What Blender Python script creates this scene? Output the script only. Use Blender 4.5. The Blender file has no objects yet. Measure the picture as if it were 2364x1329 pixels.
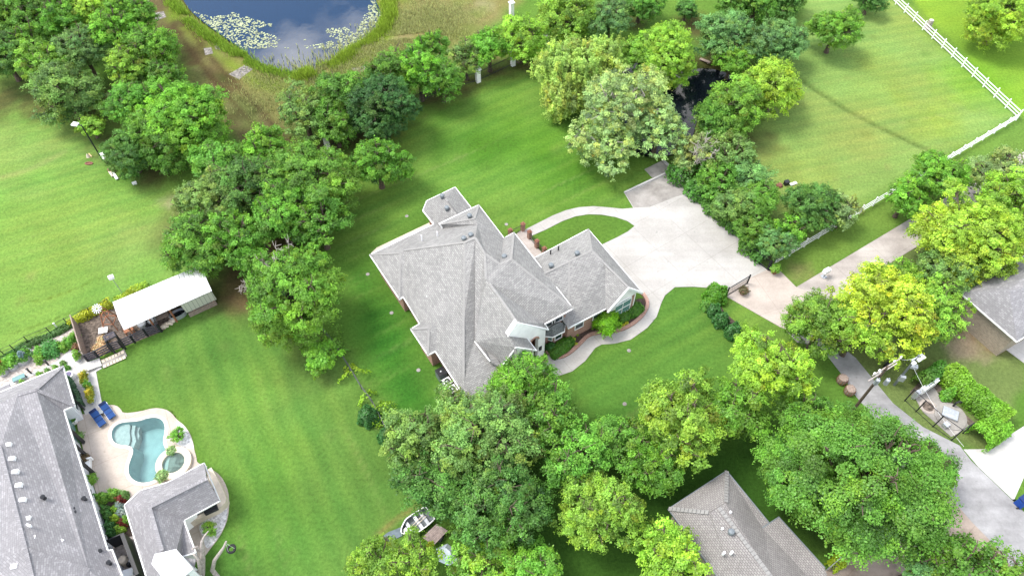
import bpy, bmesh, math, random
import numpy as np
from mathutils import Vector, Matrix, noise
from mathutils.geometry import tessellate_polygon
S = bpy.context.scene
COL = S.collection
R = math.radians
# ---------------------------------------------------------------- camera, sky, sun, exposure
CAMH, TILT, FPX, PW, PH = 62.0, R(36.7), 1700.0, 2364.0, 1329.0
cd = bpy.data.cameras.new('camera'); cam = bpy.data.objects.new('camera', cd); COL.objects.link(cam)
cam.location = (0, 0, CAMH); cam.rotation_euler = (TILT, 0, 0)
cd.sensor_width = 36; cd.lens = 36*FPX/PW; cd.clip_start = 1; cd.clip_end = 8000
S.camera = cam
SUN_DIR = Vector((-0.46, 0.12, 0.86)).normalized()
sun_el = math.asin(SUN_DIR.z); sun_az = math.atan2(SUN_DIR.x, SUN_DIR.y)
w = bpy.data.worlds.new("World"); S.world = w; w.use_nodes = True
nt = w.node_tree; nt.nodes.clear()
def N(nt, t, **k):
    n = nt.nodes.new(t)
    for a, b in k.items(): setattr(n, a, b)
    return n
sky = N(nt, 'ShaderNodeTexSky', sky_type='NISHITA', sun_disc=False, sun_elevation=sun_el, sun_rotation=sun_az)
tc = N(nt, 'ShaderNodeTexCoord'); nz = N(nt, 'ShaderNodeTexNoise'); nz.inputs['Scale'].default_value = 4.0; nz.inputs['Detail'].default_value = 5
mp = N(nt, 'ShaderNodeMapping'); mp.inputs['Scale'].default_value = (1, 1, 1.8); mp.inputs['Location'].default_value = (1.6, 2.06, 0.3)
rp = N(nt, 'ShaderNodeValToRGB'); rp.color_ramp.elements[0].position = .47; rp.color_ramp.elements[1].position = .60
mx = N(nt, 'ShaderNodeMixRGB'); mx.inputs[2].default_value = (15.0, 14.6, 14.2, 1)
bg = N(nt, 'ShaderNodeBackground'); bg.inputs[1].default_value = 0.13
wo = N(nt, 'ShaderNodeOutputWorld')
L = nt.links.new
L(tc.outputs['Generated'], mp.inputs[0]); L(mp.outputs[0], nz.inputs[0]); L(nz.outputs[0], rp.inputs[0]); L(rp.outputs[0], mx.inputs[0])
L(sky.outputs[0], mx.inputs[1]); L(mx.outputs[0], bg.inputs[0]); L(bg.outputs[0], wo.inputs[0])
sd = bpy.data.lights.new('sun', 'SUN'); sd.energy = 1.85; sd.angle = R(20); sd.color = (1, .965, .91)
so = bpy.data.objects.new('sun', sd); COL.objects.link(so); so.rotation_euler = SUN_DIR.to_track_quat('Z', 'Y').to_euler(); so.location = (0, 0, 90)
S.view_settings.view_transform = 'Standard'; S.view_settings.look = 'None'; S.view_settings.gamma = 1
S.view_settings.exposure = 1.27
# ---------------------------------------------------------------- measuring helpers
cT, sT = math.cos(TILT), math.sin(TILT)
def ray(px, py):
    u = (px-PW/2)/FPX; v = (PH/2-py)/FPX
    return Vector((u, v*cT+sT, v*sT-cT))
def P(px, py, z=0.0):
    d = ray(px, py); return Vector((0, 0, CAMH)) + d*((z-CAMH)/d.z)
def PX(px, py, z=0.0):          # metres per photo pixel (across) at that point
    d = ray(px, py); return ((z-CAMH)/d.z)/FPX
def onv(px, py, p0, dr):        # point on the vertical wall plane through p0 along dr
    n = Vector((-dr.y, dr.x, 0)); d = ray(px, py); o = Vector((0, 0, CAMH))
    return o + d*((p0-o).dot(n)/d.dot(n))
def hz(a, b):
    v = Vector((b.x-a.x, b.y-a.y, 0)); return v.normalized()
def lin(c): c /= 255.0; return c/12.92 if c <= .04045 else ((c+.055)/1.055)**2.4
K = 0.365
def C(r, g, b, k=None): k = K if k is None else k; return (lin(r)*k, lin(g)*k, lin(b)*k)
RA = Vector((math.cos(R(34.3)), math.sin(R(34.3)), 0)); RB = Vector((math.sin(R(34.3)), -math.cos(R(34.3)), 0))
# ---------------------------------------------------------------- materials
def mat(name, col, rough=.85, noise_s=None, amp=.15, spec=.3, metal=0, col2=None, bump=0, detail=4):
    m = bpy.data.materials.new(name); m.use_nodes = True; t = m.node_tree; b = t.nodes['Principled BSDF']
    b.inputs['Base Color'].default_value = (*col, 1); b.inputs['Roughness'].default_value = rough
    b.inputs['Specular IOR Level'].default_value = spec; b.inputs['Metallic'].default_value = metal
    if noise_s:
        g = N(t, 'ShaderNodeNewGeometry'); n = N(t, 'ShaderNodeTexNoise'); n.inputs['Scale'].default_value = noise_s; n.inputs['Detail'].default_value = detail
        r = N(t, 'ShaderNodeValToRGB'); r.color_ramp.elements[0].position = .3; r.color_ramp.elements[1].position = .7
        lo = tuple(c*(1-amp) for c in col); hi = col2 if col2 else tuple(min(1, c*(1+amp)) for c in col)
        r.color_ramp.elements[0].color = (*lo, 1); r.color_ramp.elements[1].color = (*hi, 1)
        t.links.new(g.outputs['Position'], n.inputs['Vector']); t.links.new(n.outputs[0], r.inputs[0]); t.links.new(r.outputs[0], b.inputs['Base Color'])
        if bump:
            bp = N(t, 'ShaderNodeBump'); bp.inputs['Strength'].default_value = bump; bp.inputs['Distance'].default_value = .05
            t.links.new(n.outputs[0], bp.inputs['Height']); t.links.new(bp.outputs[0], b.inputs['Normal'])
    return m
def brickmat(name, c1, c2, cm, bw, bh, mort, rough=.85, dirt=.12, uv=True, off=.5, bumpy=.3, bias=0.):
    m = bpy.data.materials.new(name); m.use_nodes = True; t = m.node_tree; b = t.nodes['Principled BSDF']
    b.inputs['Roughness'].default_value = rough; b.inputs['Specular IOR Level'].default_value = .2
    u = N(t, 'ShaderNodeUVMap') if uv else N(t, 'ShaderNodeNewGeometry')
    k = N(t, 'ShaderNodeTexBrick'); k.offset = off
    k.inputs['Color1'].default_value = (*c1, 1); k.inputs['Color2'].default_value = (*c2, 1); k.inputs['Mortar'].default_value = (*cm, 1)
    k.inputs['Scale'].default_value = 1; k.inputs['Mortar Size'].default_value = mort; k.inputs['Brick Width'].default_value = bw; k.inputs['Row Height'].default_value = bh
    k.inputs['Bias'].default_value = bias
    t.links.new(u.outputs['UV' if uv else 'Position'], k.inputs['Vector'])
    g = N(t, 'ShaderNodeNewGeometry'); n = N(t, 'ShaderNodeTexNoise'); n.inputs['Scale'].default_value = .35; n.inputs['Detail'].default_value = 6
    t.links.new(g.outputs['Position'], n.inputs['Vector'])
    n2 = N(t, 'ShaderNodeTexNoise'); n2.inputs['Scale'].default_value = 5.; n2.inputs['Detail'].default_value = 3; t.links.new(g.outputs['Position'], n2.inputs['Vector'])
    mr = N(t, 'ShaderNodeMapRange'); mr.inputs[1].default_value = .3; mr.inputs[2].default_value = .7; mr.inputs[3].default_value = 1-dirt; mr.inputs[4].default_value = 1+dirt
    t.links.new(n.outputs[0], mr.inputs[0])
    mr2 = N(t, 'ShaderNodeMapRange'); mr2.inputs[1].default_value = .3; mr2.inputs[2].default_value = .7; mr2.inputs[3].default_value = 1-dirt; mr2.inputs[4].default_value = 1+dirt
    t.links.new(n2.outputs[0], mr2.inputs[0])
    mu = N(t, 'ShaderNodeMath', operation='MULTIPLY'); t.links.new(mr.outputs[0], mu.inputs[0]); t.links.new(mr2.outputs[0], mu.inputs[1])
    v = N(t, 'ShaderNodeVectorMath', operation='SCALE'); t.links.new(k.outputs['Color'], v.inputs[0]); t.links.new(mu.outputs[0], v.inputs['Scale'])
    t.links.new(v.outputs[0], b.inputs['Base Color'])
    return m
M = {}
M['shingle'] = brickmat('weathered_shingle', (.192,.188,.18), (.272,.266,.252), (.125,.122,.117), .36, .17, .016, dirt=.08)
M['shingle_grey'] = brickmat('grey_shingle', (.205,.198,.202), (.325,.315,.318), (.15,.145,.15), .34, .16, .012, dirt=.09, bias=-.45)
M['shingle_tab'] = brickmat('tab_shingle', (.21,.195,.185), (.26,.245,.23), (.12,.11,.105), .24, .17, .02, dirt=.1)
M['shingle_slate'] = brickmat('slate_shingle', (.11,.12,.12), (.17,.18,.18), (.07,.07,.07), .42, .2, .02)
M['ridge'] = mat('ridge_shingle', (.228,.222,.21), .9, 6, .12)
M['brick'] = brickmat('red_brick', (.24,.10,.065), (.34,.17,.12), (.36,.31,.27), .24, .085, .012)
M['brick_tan'] = brickmat('tan_brick', (.22,.17,.12), (.32,.26,.19), (.30,.27,.23), .26, .09, .014)
M['white'] = mat('white_paint', (.78,.78,.77), .6, 3, .06)
M['stucco'] = mat('white_stucco', (.86,.85,.83), .8, 1.5, .08)
M['siding'] = brickmat('white_siding', (.72,.73,.75), (.74,.75,.77), (.5,.51,.53), 30, .2, .012, dirt=.03)
M['glass'] = mat('window_glass', (.03,.05,.06), .08, spec=.9)
M['glassgreen'] = mat('tinted_glass', (.12,.24,.23), .08, spec=.9)
M['dark'] = mat('black_metal', (.018,.019,.022), .5)
M['black'] = mat('black_rubber', (.02,.02,.022), .7)
M['door'] = mat('dark_door', (.07,.02,.012), .5, 3, .4)
M['galv'] = mat('galvanised_metal', (.45,.47,.5), .45, 6, .15, metal=.5)
M['ventmetal'] = mat('vent_metal', (.16,.18,.19), .45, metal=.3)
M['pipewhite'] = mat('white_pipe', (.8,.8,.8), .5)
M['concrete'] = mat('bright_concrete', (.56,.535,.50), .9, .35, .13, col2=(.62,.60,.57), detail=8)
M['bark'] = mat('bark', (.10,.075,.055), .95, 5, .35)
M['palebark'] = mat('pale_bark', (.34,.30,.27), .95, 5, .25)
M['mulch'] = mat('dark_mulch', (.06,.042,.034), 1, 7, .5, bump=.6)
M['soil'] = mat('mulch_soil', (.10,.078,.06), 1, 4, .55, col2=(.19,.15,.12), bump=.6)
M['woodred'] = mat('cedar_wood', (.30,.13,.07), .8, 6, .25)
M['wood'] = mat('weathered_wood', (.26,.2,.165), .85, 6, .3)
M['straw'] = mat('straw', (.50,.37,.2), 1, 9, .3)
M['terracotta'] = mat('terracotta', (.20,.085,.05), .7, 9, .2)
M['blue'] = mat('blue_fabric', (.012,.05,.17), .8, 9, .15)
M['bluebin'] = mat('blue_plastic', (.01,.055,.28), .4)
M['cream'] = mat('cream_stone', (.56,.48,.38), .85, 2, .12)
M['rust'] = mat('rusty_red', (.19,.085,.06), .85, 5, .3)
M['yellowbloom'] = mat('yellow_leaf', (.5,.42,.04), .8, 12, .3)
M['whitemetal'] = None
def water(name, tint, deep, gl=.5, rough=.02, bump=.02, scale=1.2):
    m = bpy.data.materials.new(name); m.use_nodes = True; t = m.node_tree; t.nodes.clear()
    o = N(t, 'ShaderNodeOutputMaterial'); d = N(t, 'ShaderNodeBsdfDiffuse') if deep else N(t, 'ShaderNodeBsdfTransparent')
    d.inputs[0].default_value = (*tint, 1); g = N(t, 'ShaderNodeBsdfGlossy'); g.inputs['Roughness'].default_value = rough
    f = N(t, 'ShaderNodeFresnel'); f.inputs['IOR'].default_value = 1.33; x = N(t, 'ShaderNodeMixShader')
    ge = N(t, 'ShaderNodeNewGeometry'); n = N(t, 'ShaderNodeTexNoise'); n.inputs['Scale'].default_value = scale; n.inputs['Detail'].default_value = 3
    b = N(t, 'ShaderNodeBump'); b.inputs['Strength'].default_value = bump; b.inputs['Distance'].default_value = .3
    ml = N(t, 'ShaderNodeMath', operation='MULTIPLY_ADD', use_clamp=True); ml.inputs[1].default_value = gl; ml.inputs[2].default_value = .02
    k = t.links.new; k(ge.outputs['Position'], n.inputs['Vector']); k(n.outputs[0], b.inputs['Height']); k(b.outputs[0], g.inputs['Normal']); k(b.outputs[0], f.inputs['Normal'])
    k(f.outputs[0], ml.inputs[0]); k(ml.outputs[0], x.inputs[0]); k(d.outputs[0], x.inputs[1]); k(g.outputs[0], x.inputs[2]); k(x.outputs[0], o.inputs[0])
    return m
M['pond'] = water('pond_water', (.004,.018,.045), True, 2.4, .01, .012, .6)
M['darkpond'] = water('dark_water', (.006,.009,.012), True, .6, .02, .02)
M['poolwater'] = water('pool_water', (.74,.90,.90), False, .3, .04, .012, 1.5)
def leafmat():
    m = bpy.data.materials.new('leaves'); m.use_nodes = True; t = m.node_tree; t.nodes.clear(); k = t.links.new
    o = N(t, 'ShaderNodeOutputMaterial'); oi = N(t, 'ShaderNodeObjectInfo'); at = N(t, 'ShaderNodeAttribute'); at.attribute_name = 'tint'
    mu = N(t, 'ShaderNodeMixRGB', blend_type='MULTIPLY'); mu.inputs[0].default_value = 1
    k(oi.outputs['Color'], mu.inputs[1]); k(at.outputs['Color'], mu.inputs[2])
    d = N(t, 'ShaderNodeBsdfDiffuse'); tr = N(t, 'ShaderNodeBsdfTranslucent'); gl = N(t, 'ShaderNodeBsdfGlossy'); gl.inputs['Roughness'].default_value = .45
    gl.inputs['Color'].default_value = (.5, .5, .5, 1)
    a = N(t, 'ShaderNodeMixShader'); a.inputs[0].default_value = .30; b = N(t, 'ShaderNodeMixShader'); b.inputs[0].default_value = .035
    k(mu.outputs[0], d.inputs[0]); k(mu.outputs[0], tr.inputs[0]); k(d.outputs[0], a.inputs[1]); k(tr.outputs[0], a.inputs[2]); k(a.outputs[0], b.inputs[1]); k(gl.outputs[0], b.inputs[2]); k(b.outputs[0], o.inputs[0])
    return m
M['leaf'] = leafmat()
def ribmat(name, col, period, axis):
    m = mat(name, col, .45); t = m.node_tree; b = t.nodes['Principled BSDF']; u = N(t, 'ShaderNodeUVMap'); s = N(t, 'ShaderNodeSeparateXYZ')
    a = N(t, 'ShaderNodeMath', operation='MULTIPLY'); a.inputs[1].default_value = 1/period; f = N(t, 'ShaderNodeMath', operation='FRACT'); g = N(t, 'ShaderNodeMath', operation='GREATER_THAN'); g.inputs[1].default_value = .86
    x = N(t, 'ShaderNodeMixRGB'); x.inputs[1].default_value = (*col, 1); x.inputs[2].default_value = (*[c*.55 for c in col], 1)
    k = t.links.new; k(u.outputs[0], s.inputs[0]); k(s.outputs[axis], a.inputs[0]); k(a.outputs[0], f.inputs[0]); k(f.outputs[0], g.inputs[0]); k(g.outputs[0], x.inputs[0]); k(x.outputs[0], b.inputs['Base Color'])
    return m
M['whitemetal'] = ribmat('white_metal_roof', (.72,.72,.70), .45, 0)
M['tanmetal'] = ribmat('tan_metal_roof', (.50,.49,.42), .4, 0)
M['bluemetal'] = ribmat('blue_seam_roof', (.42,.52,.62), .45, 0)
# ---------------------------------------------------------------- object helpers
WOFF = {}
def tag(o, label=None, cat=None, group=None, kind=None):
    if label: o['label'] = label
    if cat: o['category'] = cat
    if group: o['group'] = group
    if kind: o['kind'] = kind
    return o
def thing(name, label, cat, loc, group=None, rz=0):
    o = bpy.data.objects.new(name, None); COL.objects.link(o); o.location = loc; o.rotation_euler = (0, 0, rz)
    WOFF[o.name] = Vector(loc); o.empty_display_size = .3
    return tag(o, label, cat, group)
class MB:
    def __init__(s): s.v = []; s.f = []; s.uv = []
    def face(s, pts, uvs=None):
        pts = [Vector(p) for p in pts]; i = len(s.v); s.v += pts; s.f.append(list(range(i, i+len(pts))))
        if uvs is None:
            n = Vector((0, 0, 0))
            for a in range(len(pts)):
                p, q = pts[a], pts[(a+1) % len(pts)]; n += Vector(((p.y-q.y)*(p.z+q.z), (p.z-q.z)*(p.x+q.x), (p.x-q.x)*(p.y+q.y)))
            n = n.normalized() if n.length > 1e-9 else Vector((0, 0, 1))
            u = Vector((0, 0, 1)).cross(n); u = u.normalized() if u.length > 1e-3 else Vector((1, 0, 0)); vv = n.cross(u)
            uvs = [(p.dot(u), p.dot(vv)) for p in pts]
        s.uv.append(uvs); return s
    def poly(s, pts, z=None):      # horizontal polygon, may be concave
        pts = [Vector((p[0], p[1], z if z is not None else p[2])) for p in pts]
        ar = sum(pts[i].x*pts[(i+1) % len(pts)].y-pts[(i+1) % len(pts)].x*pts[i].y for i in range(len(pts)))
        if ar < 0: pts.reverse()
        for t in tessellate_polygon([pts]):
            q = [pts[i] for i in t]
            if (q[1]-q[0]).cross(q[2]-q[0]).z < 0: q.reverse()
            s.face(q)
        return s
    def holes(s, outer, inner, z):
        A = [Vector((p[0], p[1], z)) for p in outer]; Bs = [[Vector((p[0], p[1], z)) for p in h] for h in inner]
        allp = A+[p for h in Bs for p in h]
        for t in tessellate_polygon([A]+Bs):
            q = [allp[i] for i in t]
            if (q[1]-q[0]).cross(q[2]-q[0]).z < 0: q.reverse()
            s.face(q)
        return s
    def prism(s, pts, z0, z1, cap=True):
        pts = [Vector((p[0], p[1], 0)) for p in pts]
        ar = sum(pts[i].x*pts[(i+1) % len(pts)].y-pts[(i+1) % len(pts)].x*pts[i].y for i in range(len(pts)))
        if ar < 0: pts.reverse()
        for i in range(len(pts)):
            a, b = pts[i], pts[(i+1) % len(pts)]
            s.face([(a.x, a.y, z0), (b.x, b.y, z0), (b.x, b.y, z1), (a.x, a.y, z1)])
        if cap: s.poly(pts, z1)
        return s
    def box(s, c, sz, rz=0, ax=None):     # c = centre, sz = full size; ax = x direction
        c = Vector(c)
        if ax is not None: x = Vector(ax).normalized(); up = Vector((0, 0, 1)); y = up.cross(x); y = y.normalized() if y.length > 1e-4 else Vector((0, 1, 0)); z = x.cross(y)
        else: x = Vector((math.cos(rz), math.sin(rz), 0)); y = Vector((-math.sin(rz), math.cos(rz), 0)); z = Vector((0, 0, 1))
        X, Y, Z = x*sz[0]/2, y*sz[1]/2, z*sz[2]/2
        for a in ((Z, X, Y), (-Z, Y, X), (X, Y, Z), (-X, Z, Y), (Y, Z, X), (-Y, X, Z)):
            n, p, q = a; s.face([c+n-p-q, c+n+p-q, c+n+p+q, c+n-p+q])
        return s
    def bar(s, a, b, w, h=None):
        a, b = Vector(a), Vector(b); return s.box((a+b)/2, ((b-a).length, w, h or w), ax=b-a)
    def tube(s, path, radii, n=7):
        path = [Vector(p) for p in path]; rings = []
        if not hasattr(radii, '__len__'): radii = [radii]*len(path)
        for i, p in enumerate(path):
            d = (path[min(i+1, len(path)-1)]-path[max(i-1, 0)]).normalized(); u = d.orthogonal().normalized() if i == 0 else (U-d*U.dot(d)).normalized(); U = u; v = d.cross(u)
            rings.append([p+(u*math.cos(2*math.pi*k/n)+v*math.sin(2*math.pi*k/n))*radii[i] for k in range(n)])
        for i in range(len(rings)-1):
            for k in range(n): s.face([rings[i][k], rings[i][(k+1) % n], rings[i+1][(k+1) % n], rings[i+1][k]])
        s.face(rings[-1]); s.face(rings[0][::-1]); return s
    def lathe(s, c, prof, n=16, sx=1, sy=1, rz=0):   # prof [(r,z)]
        c = Vector(c); rings = []
        for r, z in prof:
            ring = []
            for k in range(n):
                x, y = math.cos(2*math.pi*k/n)*r*sx, math.sin(2*math.pi*k/n)*r*sy
                ring.append(c+Vector((x*math.cos(rz)-y*math.sin(rz), x*math.sin(rz)+y*math.cos(rz), z)))
            rings.append(ring)
        for i in range(len(rings)-1):
            for k in range(n): s.face([rings[i][k], rings[i][(k+1) % n], rings[i+1][(k+1) % n], rings[i+1][k]])
        if prof[-1][0] > 1e-4: s.face(rings[-1])
        return s
    def build(s, name, m, parent=None, thick=0, base=None, smooth=False):
        off = Vector((0, 0, 0))
        if parent is not None: off = WOFF[parent.name]
        elif base is not None: off = Vector(base)
        me = bpy.data.meshes.new(name); me.from_pydata([tuple(p-off) for p in s.v], [], s.f)
        ul = me.uv_layers.new(name='UVMap'); k = 0
        for uv in s.uv:
            for q in uv: ul.data[k].uv = q; k += 1
        if smooth: me.polygons.foreach_set('use_smooth', [True]*len(me.polygons))
        me.materials.append(m if not isinstance(m, str) else M[m])
        o = bpy.data.objects.new(name, me); COL.objects.link(o)
        if parent is not None: o.parent = parent; WOFF[o.name] = off
        else: o.location = off; WOFF[o.name] = off
        if thick: md = o.modifiers.new('solid', 'SOLIDIFY'); md.thickness = thick; md.offset = -1
        return o
def centre(pts):
    n = len(pts); return Vector((sum(p[0] for p in pts)/n, sum(p[1] for p in pts)/n, 0))
def kids(o): return [c for c in bpy.data.objects if c.parent == o]
def dup(o, loc, rz=None, label=None, group=None, scale=None, color=None, parent=None):
    c = o.copy(); COL.objects.link(c)
    if parent is None:
        c.location = loc
        if rz is not None: c.rotation_euler = (0, 0, rz)
        if scale is not None: c.scale = scale
        if label: c['label'] = label
        if group: c['group'] = group
    else: c.parent = parent
    for ch in KID.get(o.name, []): dup(ch, None, parent=c)
    return c
KID = {}
def reg(o):
    ks = kids(o); KID[o.name] = ks
    for k in ks: reg(k)
    return o
def sm(pts, it=2, closed=True):     # Chaikin smoothing of a pixel polygon
    for _ in range(it):
        q = []; n = len(pts)
        for i in range(n if closed else n-1):
            a, b = pts[i], pts[(i+1) % n]; q += [(a[0]*.75+b[0]*.25, a[1]*.75+b[1]*.25), (a[0]*.25+b[0]*.75, a[1]*.25+b[1]*.75)]
        if not closed: q = [pts[0]]+q+[pts[-1]]
        pts = q
    return pts
def W(pts, z=0.0): return [P(x, y, z) for x, y in pts]
def inset(pts, d):                  # world polygon offset inwards by d
    n = len(pts); ar = sum(pts[i].x*pts[(i+1) % n].y-pts[(i+1) % n].x*pts[i].y for i in range(n)); s = 1 if ar > 0 else -1; out = []
    for i in range(n):
        p0, p1, p2 = pts[i-1], pts[i], pts[(i+1) % n]; d1 = hz(p0, p1); d2 = hz(p1, p2)
        n1 = Vector((-d1.y, d1.x, 0))*s; n2 = Vector((-d2.y, d2.x, 0))*s; k = 1+n1.dot(n2)
        v = (n1+n2)/max(k, .35); out.append(Vector((p1.x, p1.y, 0))+v*d)
    return out
def strip(path, w):                 # ribbon outline around an open world path
    Lf, Rt = [], []
    for i, p in enumerate(path):
        d = hz(path[max(i-1, 0)], path[min(i+1, len(path)-1)]); nrm = Vector((-d.y, d.x, 0)); Lf.append(p+nrm*w/2); Rt.append(p-nrm*w/2)
    return Lf, Rt
# ================================================================ THE SETTING: ground, water, paving
def inpoly(x, y, poly):
    c = np.zeros(x.shape, bool); n = len(poly)
    for i in range(n):
        x1, y1 = poly[i][0], poly[i][1]; x2, y2 = poly[(i+1) % n][0], poly[(i+1) % n][1]
        if abs(y2-y1) < 1e-9: continue
        m = ((y1 > y) != (y2 > y)) & (x < (x2-x1)*(y-y1)/(y2-y1)+x1); c ^= m
    return c
def dist(x, y, poly, closed=True):
    d = np.full(x.shape, 1e9); n = len(poly)
    for i in range(n if closed else n-1):
        ax, ay = poly[i][0], poly[i][1]; bx, by = poly[(i+1) % n][0], poly[(i+1) % n][1]
        vx, vy = bx-ax, by-ay; L2 = vx*vx+vy*vy+1e-9; t = np.clip(((x-ax)*vx+(y-ay)*vy)/L2, 0, 1)
        d = np.minimum(d, np.hypot(x-ax-t*vx, y-ay-t*vy))
    return d
def sdf(x, y, poly): d = dist(x, y, poly); return np.where(inpoly(x, y, poly), d, -d)
rng = np.random.default_rng(7)
def vnoise(x, y, s, seed):          # value noise in numpy
    r = np.random.default_rng(seed); T = r.random((256, 256)); u, v = x/s+1000, y/s+1000
    i, j = np.floor(u).astype(int), np.floor(v).astype(int); a, b = u-i, v-j; a = a*a*(3-2*a); b = b*b*(3-2*b)
    g = lambda p, q: T[p % 256, q % 256]
    return (g(i, j)*(1-a)+g(i+1, j)*a)*(1-b)+(g(i, j+1)*(1-a)+g(i+1, j+1)*a)*b
def fbm(x, y, s, seed): return (vnoise(x, y, s, seed)+.5*vnoise(x, y, s/2, seed+1)+.25*vnoise(x, y, s/4, seed+2))/1.75
step = .42
xs = np.concatenate([[-3000, -1200, -500, -250, -150], np.arange(-98, 118, step), [150, 250, 500, 1200, 3000]])
ys = np.concatenate([[-3000, -1000, -300, -100, -30, -5], np.arange(8, 158, step), [175, 220, 330, 600, 1300, 3500]])
GX, GY = np.meshgrid(xs, ys); nx, ny = len(xs), len(ys)
wob = (fbm(GX, GY, 6, 3)-.5)
col = np.empty(GX.shape+(3,)); col[:] = C(125, 172, 70)
STR = []
def zone(px, c, soft=.6, wobble=0., stripe=None, k=1.0, poly=None):
    poly = W(px) if poly is None else poly
    d = sdf(GX, GY, poly)+wob*wobble*2; m = np.clip(d/soft*.5+.5, 0, 1)*k; m = m*m*(3-2*m)
    cc = np.array(C(*c))[None, None, :]*np.ones(GX.shape+(1,))
    if stripe:
        STR.append((m, stripe))
    if False:
        ang, per, amp = stripe; ca, sa = math.cos(R(ang)), math.sin(R(ang)); q = (-GX*sa+GY*ca)+wob*.8
        st = np.sin(q*2*math.pi/per)*.6+np.sin(q*2*math.pi/(per*2.7)+1)*.4; cc = cc*(1+amp*1.5*st*(0.3+1.2*fbm(GX, GY, 9, 55)))[..., None]
        fine = np.clip(np.sin(q*2*math.pi/(per*1.5))-.86, 0, 1)*4.5*np.clip(fbm(GX, GY, 5, 77)*2.4-.9, 0, 1)
        cc = cc*(1-fine[..., None])+fine[..., None]*np.array(C(172, 194, 108))
    global col
    col = col*(1-m[..., None])+cc*m[..., None]
def blot(px, py, r, c, k=.8, seed=0, e=1.0):
    p = P(px, py); d = np.hypot(GX-p.x, (GY-p.y)*e)/r+(fbm(GX, GY, max(r*.5, 1.), seed+9)-.5)*1.4; m = np.clip(1.15-d, 0, 1)*k
    global col
    col = col*(1-m[..., None])+np.array(C(*c))*m[..., None]
# lawns
zone([(-700,100),(0,150),(120,190),(240,290),(280,420),(410,400),(430,560),(560,640),(260,700),(170,750),(0,840),(-900,1200)], (152,200,92), 2, 2, (24,1.5,.09))
zone([(780,300),(1250,60),(1330,380),(1560,380),(1480,480),(1300,480),(1200,545),(1000,440),(850,590),(1000,860),(1300,860),(1700,640),(1850,740),(1700,1000),(1300,1020),(900,960),(770,640)], (138,184,78), 2, 1, (32,1.7,.13))
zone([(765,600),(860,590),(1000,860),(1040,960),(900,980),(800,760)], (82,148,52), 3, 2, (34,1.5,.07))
zone([(1300,860),(1540,680),(1640,680),(1700,780),(1690,960),(1350,1000)], (116,168,70), 2, 2, (32,1.5,.06))
zone([(560,660),(780,800),(900,980),(980,1150),(880,1329),(500,1500),(480,1329),(530,1150),(440,1000),(290,940),(225,850),(420,740)], (136,184,84), 1.5, 2, (-62,1.9,.11))
zone([(1740,300),(1800,120),(1880,-60),(2050,-20),(2352,268),(2190,360),(1780,612),(1700,430)], (168,206,108), 1.5, 1, (14,1.6,.08))
zone([(2055,-60),(2360,268),(2500,360),(2900,200),(2500,-200)], (164,210,72), .6, .5, (20,3,.05))
zone([(2352,268),(2190,360),(1785,612),(1838,663),(2210,440),(2420,310)], (140,182,80), .5, .3)
zone([(1850,700),(2030,600),(2360,420),(2500,700),(2364,800),(2364,960),(2290,1040),(2060,940),(1910,800)], (152,172,98), 1, 2)
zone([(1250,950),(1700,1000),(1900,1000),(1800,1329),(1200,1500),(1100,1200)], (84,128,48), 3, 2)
# pond banks
zone([(300,-200),(330,0),(440,140),(560,300),(640,330),(760,250),(960,140),(1120,60),(1180,0),(1180,-300)], (168,164,98), 2, 3)
zone([(300,-200),(320,10),(420,130),(520,230),(560,330),(640,340),(620,260),(520,170),(450,100),(400,30),(360,-100)], (136,120,84), 1.2, 3, k=.8)
zone([(480,230),(530,260),(600,290),(590,250),(500,190),(440,130),(400,100)], (140,152,88), 1.2, 2, k=.8)
zone([(395,10),(450,80),(520,130),(600,180),(700,195),(780,170),(860,110),(900,60),(905,-40),(960,-40),(930,60),(880,130),(800,190),(700,215),(590,200),(470,120),(390,40)], (150,176,66), 1, 1.5, k=.9)
for i, (a, b, r) in enumerate([(1000,60,4),(1060,110,4),(950,20,5),(1110,30,4)]): blot(a, b, r, (186,180,120), .5, i*7)
for i, (a, b) in enumerate([(370,36),(380,30),(478,118),(505,110),(553,168),(448,60),(830,160),(855,150)]): pass
rr9 = random.Random(12)
for i in range(46):
    t = rr9.random(); px = 340+t*290+rr9.uniform(-38, 38); py = 20+t*310+rr9.uniform(-20, 20); blot(px, py, rr9.uniform(.7, 2.0), rr9.choice([(112,92,64),(98,84,56),(140,150,84),(128,120,80),(150,136,100),(92,104,52)]), .8, 300+i)
for i in range(60): blot(920+rr9.uniform(0, 240), rr9.uniform(-10, 130), rr9.uniform(.7, 2.2), rr9.choice([(196,190,136),(150,160,84),(174,160,104),(140,160,74)]), .6, 400+i)
for i in range(90):
    a = rr9.choice([(300,500,430,300),(650,1050,300,280),(1200,350,260,120),(2050,260,260,200)]); blot(a[0]+rr9.uniform(-a[2], a[2]), a[1]+rr9.uniform(-a[3], a[3]), rr9.uniform(.35, 1.1), rr9.choice([(150,170,88),(176,186,110),(96,140,54),(120,156,62)]), .45, 500+i)
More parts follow.
